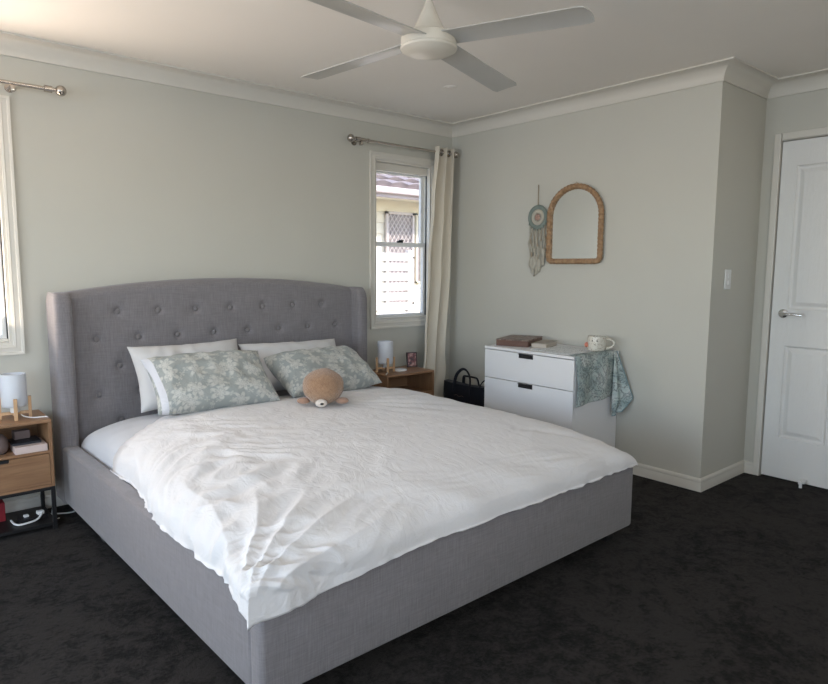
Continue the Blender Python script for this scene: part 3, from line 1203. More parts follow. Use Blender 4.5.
# ------------------------------------------------------------------ pillows
def pillow_bm(a, b, tk, seed, sag=.0, pinch=.07, wr=.009):
    bm = bmesh.new()
    n = 64
    m_ = 40
    top = {}
    def P(i, j, s):
        u = -1 + 2 * i / n
        v_ = -1 + 2 * j / m_
        # concentrate samples near the rim
        u = sin(u * PI / 2) * .5 + u * .5
        v_ = sin(v_ * PI / 2) * .5 + v_ * .5
        x = a * u * (1 - pinch * (1 - v_ * v_) * abs(u) ** 3)
        y = b * v_ * (1 - pinch * 1.3 * (1 - u * u) * abs(v_) ** 3)
        t_ = (max(0, 1 - u ** 4) * max(0, 1 - v_ ** 4)) ** .62
        h = tk * t_
        w = 0
        if t_ > 0:
            q = Vector((x * 9 + seed, y * 9, s * 3 + seed))
            w = wr * (1 - 2.4 * abs(noise.noise(q))) * min(1, t_ * 2)
            # corner tension creases
            w += wr * .5 * noise.noise(q * 2.6) * min(1, t_ * 3)
        return Vector((x, y - sag * (1 - u * u) * .5, s * (h + w)))
    lay = bm.loops.layers.uv.verify()
    G = {}
    for s in (1, -1):
        for i in range(n + 1):
            for j in range(m_ + 1):
                rim = i in (0, n) or j in (0, m_)
                if rim and s == -1:
                    G[(s, i, j)] = G[(1, i, j)]
                else:
                    p = P(i, j, s)
                    if rim:
                        p.z = 0
                    G[(s, i, j)] = bm.verts.new(p)
        for i in range(n):
            for j in range(m_):
                ids = [(i, j), (i + 1, j), (i + 1, j + 1), (i, j + 1)]
                f_ = bm.faces.new([G[(s, *k)] for k in (ids if s == 1 else ids[::-1])])
                for l, k in zip(f_.loops, (ids if s == 1 else ids[::-1])):
                    l[lay].uv = (k[0] / n, k[1] / m_)
    return bm
def pillow(name, label, mat, c0, c1, lean, b, tk, seed, group=None, **kw):
    """c0,c1: bottom-left and bottom-right world points of the pillow's lower edge; lean in degrees from horizontal"""
    c0, c1 = Vector(c0), Vector(c1)
    xa = (c1 - c0).normalized()
    a = (c1 - c0).length / 2
    up_ = Vector((0, 0, 1))
    back = up_.cross(xa).normalized()                       # points towards the headboard (+y)
    up2 = xa.cross(back).normalized()
    ya = back * cos(math.radians(lean)) + up2 * sin(math.radians(lean))
    za = xa.cross(ya)
    ctr = (c0 + c1) / 2 + ya * b
    o = obj(name, pillow_bm(a, b, tk, seed, **kw), mat, None, True)
    o.matrix_world = Matrix(((xa.x, ya.x, za.x, ctr.x), (xa.y, ya.y, za.y, ctr.y), (xa.z, ya.z, za.z, ctr.z), (0, 0, 0, 1)))
    tag(o, label, 'pillow', group)
    return o
pillow('pillow', 'plain white pillow against the headboard, behind the left floral pillow', M['pillow_white'],
       (-2.61, -.45, .545), (-1.98, -.42, .545), 64, .182, .075, 3, 'white pillows')
pillow('pillow', 'plain white pillow against the headboard, behind the right floral pillow and the toy bear', M['pillow_white'],
       (-1.99, -.44, .56), (-1.30, -.42, .545), 60, .162, .075, 11, 'white pillows')
pillow('pillow', 'grey-green floral pillow on the left with its white open end', M['floral_strip'],
       (-2.60, -.67, .570), (-1.955, -.72, .570), 38, .195, .085, 21, 'floral pillows')
pillow('pillow', 'grey-green floral pillow on the right, behind the toy bear', M['floral'],
       (-1.87, -.70, .572), (-1.195, -.64, .572), 30, .185, .095, 35, 'floral pillows')

# ------------------------------------------------------------------ toy bear, lying face down towards the camera
bear = thing('teddy_bear', 'light brown plush toy bear lying face down on the duvet', 'soft toy', (-1.86, -.99, .580), math.radians(-38))
def blob(c, r, sc, rot=None, seg=28, wob=.0, mat=M['bear'], name='head', parent=bear):
    bm = bmesh.new()
    sphere(bm, c, r, sc, seg, rot)
    for v_ in bm.verts:
        v_.co += v_.co.normalized() * wob * noise.noise(v_.co * 18)
    return obj(name, bm, mat, parent, True)
# local frame: -y towards the viewer, +y towards the headboard
blob((0, .02, .092), .105, (1.02, .98, .90), None, 32, .006, M['bear'], 'head')
blob((.02, .15, .060), .085, (.95, 1.15, .70), None, 28, .006, M['bear'], 'body')
hd = [c_ for c_ in bear.children if c_.name.startswith('head')][0]
blob((-.002, -.066, .020), .027, (1.15, .85, .75), None, 20, 0, M['bear_pale'], 'muzzle', hd)
blob((.004, -.090, .020), .0075, (1.3, .7, .8), None, 14, 0, M['black'], 'nose', hd)
for s in (-1, 1):
    blob((s * .082, .010, .108), .024, (.9, .55, 1.0), Matrix.Rotation(s * .5, 4, 'Y'), 18, 0, M['bear'], 'ear', hd)
    blob((s * .100, -.002, .020), .034, (1.05, .85, .52), Matrix.Rotation(s * -.3, 4, 'Z'), 20, .002, M['bear_ear'], 'arm')

# ------------------------------------------------------------------ nightstands
def nightstand(label, x1, yf, yb, width=.46, right=True):
    t_ = thing('nightstand', label, 'bedside table', (x1 - width / 2, (yf + yb) / 2, 0), 0, None)
    hw, hd_ = width / 2, (yb - yf) / 2
    zt, zb = .552, .218
    th = .016
    obj('top_board', bx(-hw, hw, -hd_, hd_, zt - th, zt, bevel=.004), M['oak'], t_)
    for s in (-1, 1):
        x_ = s * (hw - th / 2)
        obj('side_panel', bx(x_ - th / 2, x_ + th / 2, -hd_, hd_, zb, zt - th, bevel=.002), M['oak_side'], t_)
    obj('back_panel', bx(-hw + th, hw - th, hd_ - .010, hd_, zb, zt - th), M['oak'], t_)
    obj('shelf_board', bx(-hw + th, hw - th, -hd_ + .006, hd_ - .01, .386, .400), M['oak'], t_)
    obj('bottom_board', bx(-hw + th, hw - th, -hd_, hd_ - .01, zb, zb + .014), M['oak'], t_)
    # drawer front with a finger notch in its top edge
    bm = bmesh.new()
    x0, x1_, nz = -hw + th + .002, hw - th - .002, .383
    pl = [(x0, zb + .016), (x1_, zb + .016), (x1_, nz), (.045, nz), (.041, nz - .016), (-.041, nz - .016), (-.045, nz), (x0, nz)]
    prism(bm, pl, 1, -hd_ - .001, -hd_ + .015)
    dr = obj('drawer', bm, M['oak'], t_)
    obj('handle_notch', bx(-.044, .044, -hd_ + .004, -hd_ + .013, nz - .018, nz - .002), M['black'], dr)
    # black metal frame
    bm = bmesh.new()
    s_ = .018
    for sx in (-1, 1):
        for sy in (-1, 1):
            cx, cy = sx * (hw - s_ / 2), sy * (hd_ - s_ / 2)
            lb = bmesh.new()
            box(lb, cx - s_ / 2, cx + s_ / 2, cy - s_ / 2, cy + s_ / 2, 0, zb, bevel=.001)
            obj('leg', lb, M['black_metal'], t_)
    bm = bmesh.new()
    box(bm, -hw + s_, hw - s_, -hd_, -hd_ + s_, zb - .016, zb)
    box(bm, -hw + s_, hw - s_, hd_ - s_, hd_, zb - .016, zb)
    box(bm, -hw, -hw + s_, -hd_ + s_, hd_ - s_, zb - .016, zb)
    box(bm, hw - s_, hw, -hd_ + s_, hd_ - s_, zb - .016, zb)
    obj('frame_rail', bm, M['black_metal'], t_)
    obj('lower_shelf', bx(-hw + .001, hw - .001, -hd_ + .001, hd_ - .001, .022, .036), M['black_metal'], t_)
    return t_
M['oak_side'] = wood('oak_veneer_upright', (.20, .105, .055), (.34, .195, .105), 2)
nsl = nightstand('oak bedside table left of the bed, its open cubby full of clutter', -2.997, -.345, -.06)
nsr = nightstand('oak bedside table between the bed and the beige curtain', -.508, -.372, -.075, .435)

def bed_lamp(label, loc, rot, zt=.552):
    t_ = thing('table_lamp', label, 'lamp', (loc[0], loc[1], zt), rot, 'bedside lamps')
    bm = bmesh.new()
    lathe(bm, [(0, .060), (.050, .060), (.054, .064), (.0555, .075), (.0555, .215), (.053, .219), (.049, .2195), (.049, .205), (.0, .200)], 40)
    autosmooth(obj('lamp_shade', bm, M['shade'], t_), 40)
    bm = bmesh.new()
    cyl(bm, (0, 0, .030), (0, 0, .062), .020, .020, 20)
    obj('socket', bm, M['white_plastic'], t_)
    for k in range(4):
        a = k * PI / 2
        bm = bmesh.new()
        m_ = Matrix.Rotation(a, 4, 'Z')
        box(bm, .0565, .0705, -.008, .008, 0, .105, bevel=.002, mat=m_)
        obj('leg', bm, M['oak_pale'], t_)
    for k in range(2):
        bm = bmesh.new()
        box(bm, -.057, .057, -.007, .007, .020 + .0001 * k, .034, bevel=.001, mat=Matrix.Rotation(k * PI / 2, 4, 'Z'))
        obj('cross_bar', bm, M['oak_pale'], t_)
    return t_
bed_lamp('white cylinder lamp on four pale wooden pegs, on the left bedside table', (-3.127, -.215), math.radians(-6))
bed_lamp('white cylinder lamp on four pale wooden pegs, on the right bedside table by the window', (-.835, -.21), math.radians(-22))
def cable(name, label, pts, r=.003, mat=M['white_plastic']):
    bm = bmesh.new()
    tube(bm, smooth_pts(pts, 8), r, 8)
    return tag(obj(name, bm, mat, None, True), label, 'cable')
cable('power_cable', 'white cable running over the top of the left bedside table', [(-3.110, -.20, .585), (-3.095, -.235, .562), (-3.06, -.27, .556), (-3.02, -.285, .5565), (-3.003, -.290, .553),
      (-2.999, -.290, .52), (-2.999, -.292, .40), (-2.999, -.30, .25), (-2.998, -.26, .10), (-2.99, -.20, .0035), (-2.96, -.21, .0035)], .003)
cable('power_cable', 'white cable of the lamp on the right bedside table', [(-.850, -.235, .585), (-.870, -.28, .5565), (-.905, -.31, .5555), (-.925, -.335, .5555)], .003)
cable('power_cable', 'white cable lying on the carpet between the left bedside table and the bed', [(-3.20, -.10, .004), (-3.10, -.13, .005), (-3.02, -.10, .004), (-2.97, -.13, .004), (-2.90, -.165, .004), (-2.84, -.14, .004)], .004)

# clutter in the left nightstand
st = thing('storage_tray', 'pale flat box in the open cubby of the left bedside table', 'box', (-3.088, -.262, .400))
bm = bmesh.new()
box(bm, -.068, .068, -.080, .080, 0, .034, bevel=.002)
obj('box_body', bm, M['pink_pages'], st)
bk = obj('notebook', bx(-.062, .062, -.065, .065, 0, .010, bevel=.002), M['dark_cover'])
bk.location = (-3.098, -.235, .4345)
tag(bk, 'thin dark notebook lying on the pale box in the cubby', 'book')
bk = obj('small_box', bx(-.034, .034, -.025, .025, 0, .040, bevel=.002), M['grey_cover'])
bk.location = (-3.105, -.19, .445)
bk.rotation_euler = (0, 0, .1)
tag(bk, 'small grey-brown box upright on the dark notebook in the cubby', 'box')
sp = thing('round_ornament', 'dark rounded object left of the pale box in the cubby', 'ornament', (-3.215, -.26, .400))
bm = bmesh.new()
lathe(bm, [(0, 0), (.030, 0), (.040, .012), (.046, .040), (.042, .070), (.026, .090), (0, .096)], 28)
obj('ornament_body', bm, M['grey_cover'], sp, True)
bm = bmesh.new()
lathe(bm, [(.0, -.001), (.034, -.0005), (.036, .004), (0, .004)], 28)
obj('ornament_base', bm, M['black'], sp, True)
rb = obj('red_box', bx(-.045, .045, -.05, .05, 0, .095, bevel=.003), M['red'])
rb.location = (-3.235, -.13, .036)
tag(rb, 'dark red box standing on the lower shelf of the left bedside table', 'box')
pb = thing('power_board', 'black power board with a white lead on the lower shelf of the left bedside table', 'power board', (-3.085, -.24, .036), .15)
obj('board_body', bx(-.06, .06, -.03, .03, 0, .022, bevel=.003), M['black'], pb)
bm = bmesh.new()
tube(bm, smooth_pts([(-.085, .035, .010), (-.085, -.02, .006), (-.065, -.048, .006), (.0, -.046, .010), (.030, -.030, .026), (.040, -.012, .030)], 8), .005, 8)
obj('lead', bm, M['white_plastic'], pb, True)
bm = bmesh.new()
box(bm, .018, .048, -.022, .008, .022, .040, bevel=.004)
obj('plug', bm, M['white_plastic'], pb)
obj('plug', bx(-.040, -.018, -.012, .010, .022, .034, bevel=.004), M['white_plastic'], pb)

# things on the right nightstand
pk = obj('charging_puck', bx(-.001, .001, -.001, .001, 0, .001), M['white_plastic'])
bm = bmesh.new()
lathe(bm, [(0, 0), (.046, 0), (.050, .004), (.050, .008), (.046, .011), (.0, .0115)], 32)
me = pk.data
bm.to_mesh(me); bm.free()
for p_ in me.polygons: p_.use_smooth = True
pk.location = (-.720, -.235, .552)
tag(pk, 'round white charging pad on the right bedside table', 'charger')
pf = thing('photo_frame', 'small dark photo frame standing on the right bedside table', 'photo frame', (-.545, -.165, .552), math.radians(-22))
m_ = Matrix.Rotation(math.radians(-10), 4, 'X')
bm = bmesh.new()
for a in ((-.040, -.032, 0, .112), (.032, .040, 0, .112), (-.032, .032, 0, .008), (-.032, .032, .104, .112)):
    box(bm, a[0], a[1], -.007, .007, a[2], a[3], bevel=.001, mat=m_)
obj('frame_border', bm, M['photo_frame'], pf)
bm = bmesh.new()
box(bm, -.034, .034, -.003, .003, .006, .106, mat=m_)
obj('picture', bm, M['photo'], pf)
bm = bmesh.new()
box(bm, -.012, .012, .006, .060, 0, .004)
box(bm, -.012, .012, .010, .014, .0, .075, mat=Matrix.Translation((0, .046, 0)) @ Matrix.Rotation(math.radians(28), 4, 'X'))
obj('stand', bm, M['photo_frame'], pf)

# ------------------------------------------------------------------ curtain rods, curtain
def rod(label, x0, x1, brackets, join, ends, group='curtain rods'):
    y, z = -.09, 2.168
    t_ = thing('curtain_rod', label, 'curtain rod', ((x0 + x1) / 2, 0, z))
    cx = (x0 + x1) / 2
    bm = bmesh.new()
    cyl(bm, (x0 - cx, y, 0), (join - cx, y, 0), .0125, .0125, 20)
    cyl(bm, (join - cx, y, 0), (join - cx + .012, y, 0), .0145, .0145, 20)
    cyl(bm, (join - cx, y, 0), (x1 - cx, y, 0), .0095, .0095, 20)
    autosmooth(obj('rod_tube', bm, M['rod'], t_))
    for xe, s in ends:
        bm = bmesh.new()
        cyl(bm, (xe - cx, y, 0), (xe - cx - s * .035, y, 0), .0165, .0165, 20)
        cyl(bm, (xe - cx, y, 0), (xe - cx + s * .018, y, 0), .010, .010, 20)
        sphere(bm, (xe - cx + s * .040, y, 0), .0265, (1, 1, 1), 24)
        autosmooth(obj('finial', bm, M['rod'], t_))
    for b in brackets:
        bm = bmesh.new()
        cyl(bm, (b - cx, -.006, -.006), (b - cx, y, -.006), .007, .007, 14)
        cyl(bm, (b - cx, 0, -.006), (b - cx, -.006, -.006), .022, .022, 24)
        box(bm, b - cx - .009, b - cx + .009, y - .014, y + .014, -.038, -.010, bevel=.003)
        bm2 = bm
        autosmooth(obj('bracket', bm2, M['rod'], t_))
    return t_
rod('brushed steel curtain rod with ball ends above the right window, holding the beige curtain', -1.00, -.085, (-.955,), -.90, ((-1.0, -1), (-.085, 1)))
rod('bare brushed steel curtain rod with a ball end above the left window', -4.62, -2.86, (-3.03, -4.5), -3.7, ((-4.62, -1), (-2.86, 1)))

cur = thing('curtain', 'beige eyelet curtain bunched to the right of the corner window', 'curtain', (0, 0, 0))
def cur_pt(u, v_):
    """u 0..1 left to right, v 0 top .. 1 bottom"""
    z = 2.205 + (.035 - 2.205) * v_
    lf = [(0, -.272), (.20, -.325), (.40, -.372), (.70, -.412), (.86, -.450), (1, -.47)]
    rg = [(0, -.080), (.4, -.100), (.72, -.135), (.80, -.115), (.86, -.145), (1, -.16)]
    def lerp(tb, q):
        for (a, b), (c_, d_) in zip(tb, tb[1:]):
            if q <= c_:
                s_ = (q - a) / (c_ - a)
                s_ = s_ * s_ * (3 - 2 * s_)
                return b + (d_ - b) * s_
        return tb[-1][1]
    x0, x1 = lerp(lf, v_), lerp(rg, v_)
    folds = 2.5
    ph = u * folds * 2 * PI
    amp = .042 * (1 - .35 * v_)
    n_ = noise.noise(Vector((u * 2.5, v_ * 1.8, 1)))
    sl_ = u + .05 * sin(v_ * 3.2 + .5) * sin(u * PI)
    x = x0 + (x1 - x0) * (sl_ + .040 * sin(ph * 2 + 1.0))
    y = -.09 - amp * sin(ph + .9 * sin(v_ * 2.2)) + .016 * n_ * v_
    y -= .045 * v_ * (1 - u)
    return Vector((x, min(y, -.024), z))
bm = bmesh.new()
grid(bm, 150, 120, cur_pt)
cu = obj('curtain_fabric', bm, M['curtain'], cur, True)
so = cu.modifiers.new('thickness', 'SOLIDIFY')
so.thickness = .003
so.offset = 0
for k in range(7):
    xr = -.262 + (.182) * (k + .5) / 7
    bm = bmesh.new()
    pts = [(xr, -.09 + .021 * cos(a * 2 * PI / 20), 2.168 + .021 * sin(a * 2 * PI / 20)) for a in range(20)]
    tube(bm, pts, .0045, 8, closed=True)
    obj('eyelet', bm, M['rod'], cur, True)

cur.location = (-.25, -.09, 0)
for ch in cur.children:
    ch.location = (.25, .09, 0)

# ------------------------------------------------------------------ dresser
dr = thing('dresser', 'white chest of drawers with black tab handles against the right wall', 'dresser', (-.24, -1.205, 0))
hx, hy_ = .240, .360
obj('top_panel', bx(-hx - .004, hx - .004, -hy_, hy_, .757, .775, bevel=.0025), M['dresser'], dr)
for s in (-1, 1):
    y_ = s * (hy_ - .009)
    obj('side_panel', bx(-hx + .018, hx - .006, y_ - .009, y_ + .009, 0, .757, bevel=.001), M['dresser'], dr)
obj('back_panel', bx(hx - .014, hx - .006, -hy_ + .018, hy_ - .018, .05, .757), M['dresser'], dr)
obj('plinth', bx(-hx + .03, -hx + .045, -hy_ + .018, hy_ - .018, 0, .065), M['dresser'], dr)
drawers = [(.567, .753), (.318, .563), (.068, .314)]
for z0_, z1_ in drawers:
    dw = obj('drawer', bx(-hx, -hx + .017, -hy_ + .001, hy_ - .001, z0_, z1_, bevel=.0015), M['dresser'], dr)
    obj('drawer_box', bx(-hx + .017, hx - .04, -hy_ + .03, hy_ - .03, z0_ + .02, z1_ - .03), M['dresser'], dw)
    bm = bmesh.new()
    yc = .006
    box(bm, -hx - .003, -hx + .002, yc - .057, yc + .057, z1_ - .030, z1_ - .001, bevel=.001)
    box(bm, -hx - .012, -hx, yc - .057, yc + .057, z1_ - .006, z1_ - .0025, bevel=.001)
    obj('handle', bm, M['black'], dw)

# things on the dresser
ang = math.atan2(-.21, .135)
bb = thing('wooden_box', 'flat brown wooden box with a patterned lid on the dresser', 'box', (-.225, -.885, .775), math.radians(-57))
def on_dresser(o, x, y, rz):
    o.location = (x, y, .775)
    o.rotation_euler = (0, 0, rz)
obj('box_body', bx(-.160, .160, -.112, .112, .0, .038, bevel=.003), M['box_brown'], bb)
obj('box_lid', bx(-.162, .162, -.114, .114, .0382, .046, bevel=.002), [M['box_lid']], bb)
on_dresser(bb, -.232, -.935, math.radians(22))
bo = thing('book', 'small thick beige book in front of the brown box on the dresser', 'book', (-.19, -1.13, .775), 0)
obj('pages', bx(-.112, .112, -.048, .049, .003, .027), M['paper'], bo)
bm = bmesh.new()
box(bm, -.115, .115, -.051, .052, .027, .031, bevel=.001)
box(bm, -.115, .115, -.051, .052, 0, .003, bevel=.001)
box(bm, -.115, .115, .049, .052, .003, .027)
obj('cover', bm, M['book_cover'], bo)
on_dresser(bo, -.205, -1.128, math.radians(20))

# cloths on top
def cloth_obj(name, fn, nu, nv, mat, label, cat, th=.002):
    bm = bmesh.new()
    grid(bm, nu, nv, fn)
    o = obj(name, bm, mat, None, True)
    s_ = o.modifiers.new('thickness', 'SOLIDIFY')
    s_.thickness = th
    s_.offset = 1
    return tag(o, label, cat)
# tea towel: lies on the top and hangs over the near end
def towel_fn(u, v_):
    x = -.474 + .425 * u
    Ltop = .045
    tot = Ltop + .300
    s_ = v_ * tot
    n_ = noise.noise(Vector((x * 9, s_ * 7, 3)))
    yE = -1.567
    if s_ < Ltop:
        y = yE + (Ltop - s_)
        z = .7785 + .003 * max(0, n_)
        if Ltop - s_ < .008:
            z -= .002
    else:
        d_ = s_ - Ltop
        z = .774 - d_ * (1 - .08 * u)
        y = yE - .006 - .010 * (1 + sin(x * 28 + 1.2)) * min(1, d_ / .15) - .004 * n_
        x += .008 * sin(d_ * 12) * d_ / .3 + .006 * n_
    return Vector((x, y, z))
tw = cloth_obj('tea_towel', towel_fn, 60, 60, M['towel'], 'teal tea towel with dark line print hanging over the near end of the dresser', 'tea towel')
def towel2_fn(u, v_):
    # folded corner that stands away from the wall: narrow on top, widest low down, then back to a point
    tb = [(0, -.085, -.050, -1.582, -1.576, .779), (.35, -.100, -.030, -1.590, -1.612, .64), (.75, -.120, -.012, -1.598, -1.668, .475), (1, -.118, -.075, -1.600, -1.632, .375)]
    for a, b in zip(tb, tb[1:]):
        if v_ <= b[0]:
            q = (v_ - a[0]) / (b[0] - a[0])
            r = [m + (n - m) * q for m, n in zip(a[1:], b[1:])]
            break
    x = r[0] + (r[1] - r[0]) * u
    y = r[2] + (r[3] - r[2]) * u - .012 * sin(u * PI * 2.5) * min(1, v_ * 3)
    z = r[4] - .02 * u * (1 - v_) * v_ + .03 * u * v_ * v_
    return Vector((x, y, z))
bm = bmesh.new()
grid(bm, 36, 50, towel2_fn)
o = obj('towel_corner', bm, M['towel'], tw, True)
s_ = o.modifiers.new('thickness', 'SOLIDIFY')
s_.thickness = .0025
bm = bmesh.new()
tube(bm, [towel2_fn(1, k / 30) + Vector((-.001, -.002, 0)) for k in range(31)], .003, 6)
tube(bm, [towel2_fn(k / 20, 1) + Vector((0, -.002, 0)) for k in range(21)], .003, 6)
obj('hem', bm, M['towel_edge'], tw, True)
def towel_top_fn(u, v_):  # lying part of the towel, a separate white sheet for its glare
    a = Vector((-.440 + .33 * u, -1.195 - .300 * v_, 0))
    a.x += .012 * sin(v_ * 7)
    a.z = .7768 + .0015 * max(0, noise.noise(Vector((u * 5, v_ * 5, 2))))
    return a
rn = cloth_obj('towel_top_glare', towel_top_fn, 24, 24, M['towel_glare'], 'printed top of the tea towel on the dresser, its glare painted in as white', 'paper', .0015)

# mug
mg = thing('mug', 'cream speckled mug with a small face and side handle on the dresser', 'mug', (-.150, -1.492, .7795), 0)
mg.scale = (1.28, 1.28, 1.10)
bm = bmesh.new()
lathe(bm, [(0, 0), (.037, 0), (.043, .004), (.046, .02), (.046, .062), (.0435, .083), (.0415, .083), (.043, .062), (.042, .010), (0, .008)], 40)
autosmooth(obj('mug_body', bm, M['mug'], mg), 50)
# view direction from camera ~ (0.83,0.55); right of view = (0.56,-0.83)
rv = Vector((.56, -.83, 0)); fv = Vector((-.83, -.56, 0))
bm = bmesh.new()
hp = []
for k in range(13):
    a = -PI / 2 + PI * k / 12
    q = rv * (.041 + .042 * cos(a)) + Vector((0, 0, .042 + .028 * sin(a)))
    hp.append(q)
tube(bm, hp, .0065, 10)
obj('mug_handle', bm, M['mug'], mg, True)
lft = -rv
bm = bmesh.new()
c_ = lft * .044 + fv * .012 + Vector((0, 0, .034))
sphere(bm, c_, .0135, (1, 1, 1.15), 18)
obj('pink_knob', bm, M['mug_pink'], mg, True)
for k, a in enumerate((-.45, .05)):
    d_ = (fv * cos(a) + lft * -sin(a)).normalized()
    bm = bmesh.new()
    sphere(bm, d_ * .0462 + Vector((0, 0, .060)), .0035, (1, 1, 1), 12)
    obj('eye', bm, M['black'], mg, True)
bm = bmesh.new()
pts = []
for k in range(7):
    a = -.32 + .24 * k / 6
    d_ = (fv * cos(a) + lft * -sin(a)).normalized()
    pts.append(d_ * .0468 + Vector((0, 0, .045 - .004 * sin(PI * k / 6))))
tube(bm, pts, .0011, 6)
obj('smile', bm, M['black'], mg, True)

# ------------------------------------------------------------------ wall mirror
mi = thing('arched_mirror', 'arched wall mirror in a woven rattan frame', 'mirror', (0, -1.203, 0))
def arch_path(hw, z0_, z1_, n=40, cr=.03):
    """closed path in (y,z): flat bottom with rounded corners, slightly tapering sides, round top"""
    pts = []
    for k in range(7):
        a = PI + k / 6 * PI / 2
        pts.append((-hw + cr + cr * cos(a), z0_ + cr + cr * sin(a)))
    for k in range(7):
        a = 1.5 * PI + k / 6 * PI / 2
        pts.append((hw - cr + cr * cos(a), z0_ + cr + cr * sin(a)))
    zc_ = z1_ - hw * .93
    for k in range(1, 5):
        pts.append((hw, z0_ + cr + (zc_ - z0_ - cr) * k / 5))
    for k in range(n + 1):
        a = k / n * PI
        pts.append((hw * cos(a), zc_ + hw * .93 * sin(a)))
    for k in range(1, 5):
        pts.append((-hw, zc_ + (z0_ + cr - zc_) * k / 5))
    return pts
ap = arch_path(.205, 1.341, 1.832)
bm = bmesh.new()
# resample to even steps and modulate the radius for the wrapped cane
P2 = [Vector((-.024, y_, z_)) for y_, z_ in ap]
res = []
tot = sum((P2[(i + 1) % len(P2)] - P2[i]).length for i in range(len(P2)))
N_ = 520
step = tot / N_
acc = 0
i = 0
cur_p = P2[0]
segs = [(P2[i], P2[(i + 1) % len(P2)]) for i in range(len(P2))]
dist_list = [0]
for a, b in segs:
    dist_list.append(dist_list[-1] + (b - a).length)
si = 0
for k in range(N_):
    d_ = k * step
    while dist_list[si + 1] < d_:
        si += 1
    a, b = segs[si]
    res.append(a + (b - a) * ((d_ - dist_list[si]) / max(1e-9, (b - a).length)))
rad = [.0180 + .0014 * sin(k * 2 * PI / 8) + .0008 * noise.noise(Vector((k * .13, 0, 0))) for k in range(N_)]
tube(bm, res, rad, 12, closed=True)
obj('rattan_frame', bm, M['rattan'], mi, True)
bm = bmesh.new()
vv = [bm.verts.new((-.018, y_, z_)) for y_, z_ in ap]
bm.faces.new(vv)
r_ = bmesh.ops.extrude_face_region(bm, geom=list(bm.faces))
for e in r_['geom']:
    if isinstance(e, bmesh.types.BMVert):
        e.co.x = -.004
obj('mirror_glass', bm, M['mirror'], mi)
bm = bmesh.new()
tube(bm, [(-.012, .006 * cos(a * PI / 6), 1.852 + .008 * sin(a * PI / 6)) for a in range(12)], .002, 6, closed=True)
obj('hanging_loop', bm, M['twine'], mi, True)

# ------------------------------------------------------------------ dream catcher
dc = thing('dream_catcher', 'pale green and pink dream catcher with cream tassels hanging left of the mirror', 'wall hanging', (-.012, -.887, 1.648))
def ring(r0, r1, z=0):
    bm = bmesh.new()
    pts = [(0, (r0 + r1) / 2 * cos(2 * PI * k / 40), (r0 + r1) / 2 * sin(2 * PI * k / 40)) for k in range(40)]
    tube(bm, pts, (r1 - r0) / 2, 8, closed=True, flat=1)
    for v_ in bm.verts:
        v_.co.x *= .35 if (r1 - r0) > .01 else 1
    return bm
R0 = .086
obj('hoop', ring(R0 - .006, R0, 0), M['drift'], dc, True)
obj('outer_band', ring(.055, R0 - .004), M['drift'], dc, True)
obj('cream_band', ring(.026, .057), M['cream_yarn'], dc, True)
bm = bmesh.new()
for k in range(8):
    a = k * PI / 4
    sphere(bm, (-.002, .016 * cos(a), .016 * sin(a)), .009, (.35, 1, 1), 12)
sphere(bm, (-.004, 0, 0), .010, (.4, 1, 1), 12)
obj('flower_centre', bm, M['pink_yarn'], dc, True)
bm = bmesh.new()
box(bm, .002, .006, -.055, .055, -.055, .055)
bm.free()
bm = bmesh.new()
tube(bm, [(0, 0, R0 - .002), (0, .001, .15), (0, 0, .222)], .0035, 6)
obj('hanging_cord', bm, M['twine'], dc, True)
for k in range(15):
    yk = -.072 + .144 * k / 14
    zt_ = -math.sqrt(max(0, R0 ** 2 - yk ** 2)) + .002
    ln = [.20, .24, .22, .28, .24, .30, .26, .32, .27, .33, .26, .30, .24, .25, .20][k]
    bm = bmesh.new()
    pts = []
    rr_ = []
    n_ = 16
    for q in range(n_ + 1):
        f_ = q / n_
        pts.append((-.002 + .003 * sin(q * .9 + k), yk * (1 - .1 * f_) + .006 * sin(f_ * 7 + k * 2), zt_ - ln * f_))
        rr_.append(.0028 + (.0050 * max(0, sin((f_ * 5 + k * .37) * PI)) if f_ > .3 else 0))
    tube(bm, pts, rr_, 6)
    obj('tassel', bm, M['cream_yarn'] if k % 3 else M['twine'], dc, True)
    # feather
    if k in (0, 2, 4, 6, 7, 9, 10, 12):
        bm = bmesh.new()
        e_ = Vector(pts[int(n_ * (.62 if k % 2 else .9))])
        fl_ = .085
        L_, R_ = [], []
        for q in range(9):
            f_ = q / 8
            w_ = .015 * sin(PI * min(1, f_ * .9 + .1)) + .001
            c0_ = e_ + Vector((-.004, .006 * sin(f_ * 3 + k), -fl_ * f_))
            L_.append(bm.verts.new(c0_ + Vector((0, -w_, 0))))
            R_.append(bm.verts.new(c0_ + Vector((-.003, w_, 0))))
        for q in range(8):
            bm.faces.new((L_[q], R_[q], R_[q + 1], L_[q + 1]))
        o = obj('feather', bm, M['cream_yarn'], dc, True)
        s_ = o.modifiers.new('thickness', 'SOLIDIFY')
        s_.thickness = .0015
bm = bmesh.new()
for k in range(7):
    a = math.radians(210 + 120 * k / 6)
    sphere(bm, (-.003, .084 * cos(a), .084 * sin(a) - .004), .006, (.7, .8, 1.5), 10)
obj('green_bead', bm, M['drift'], dc, True)

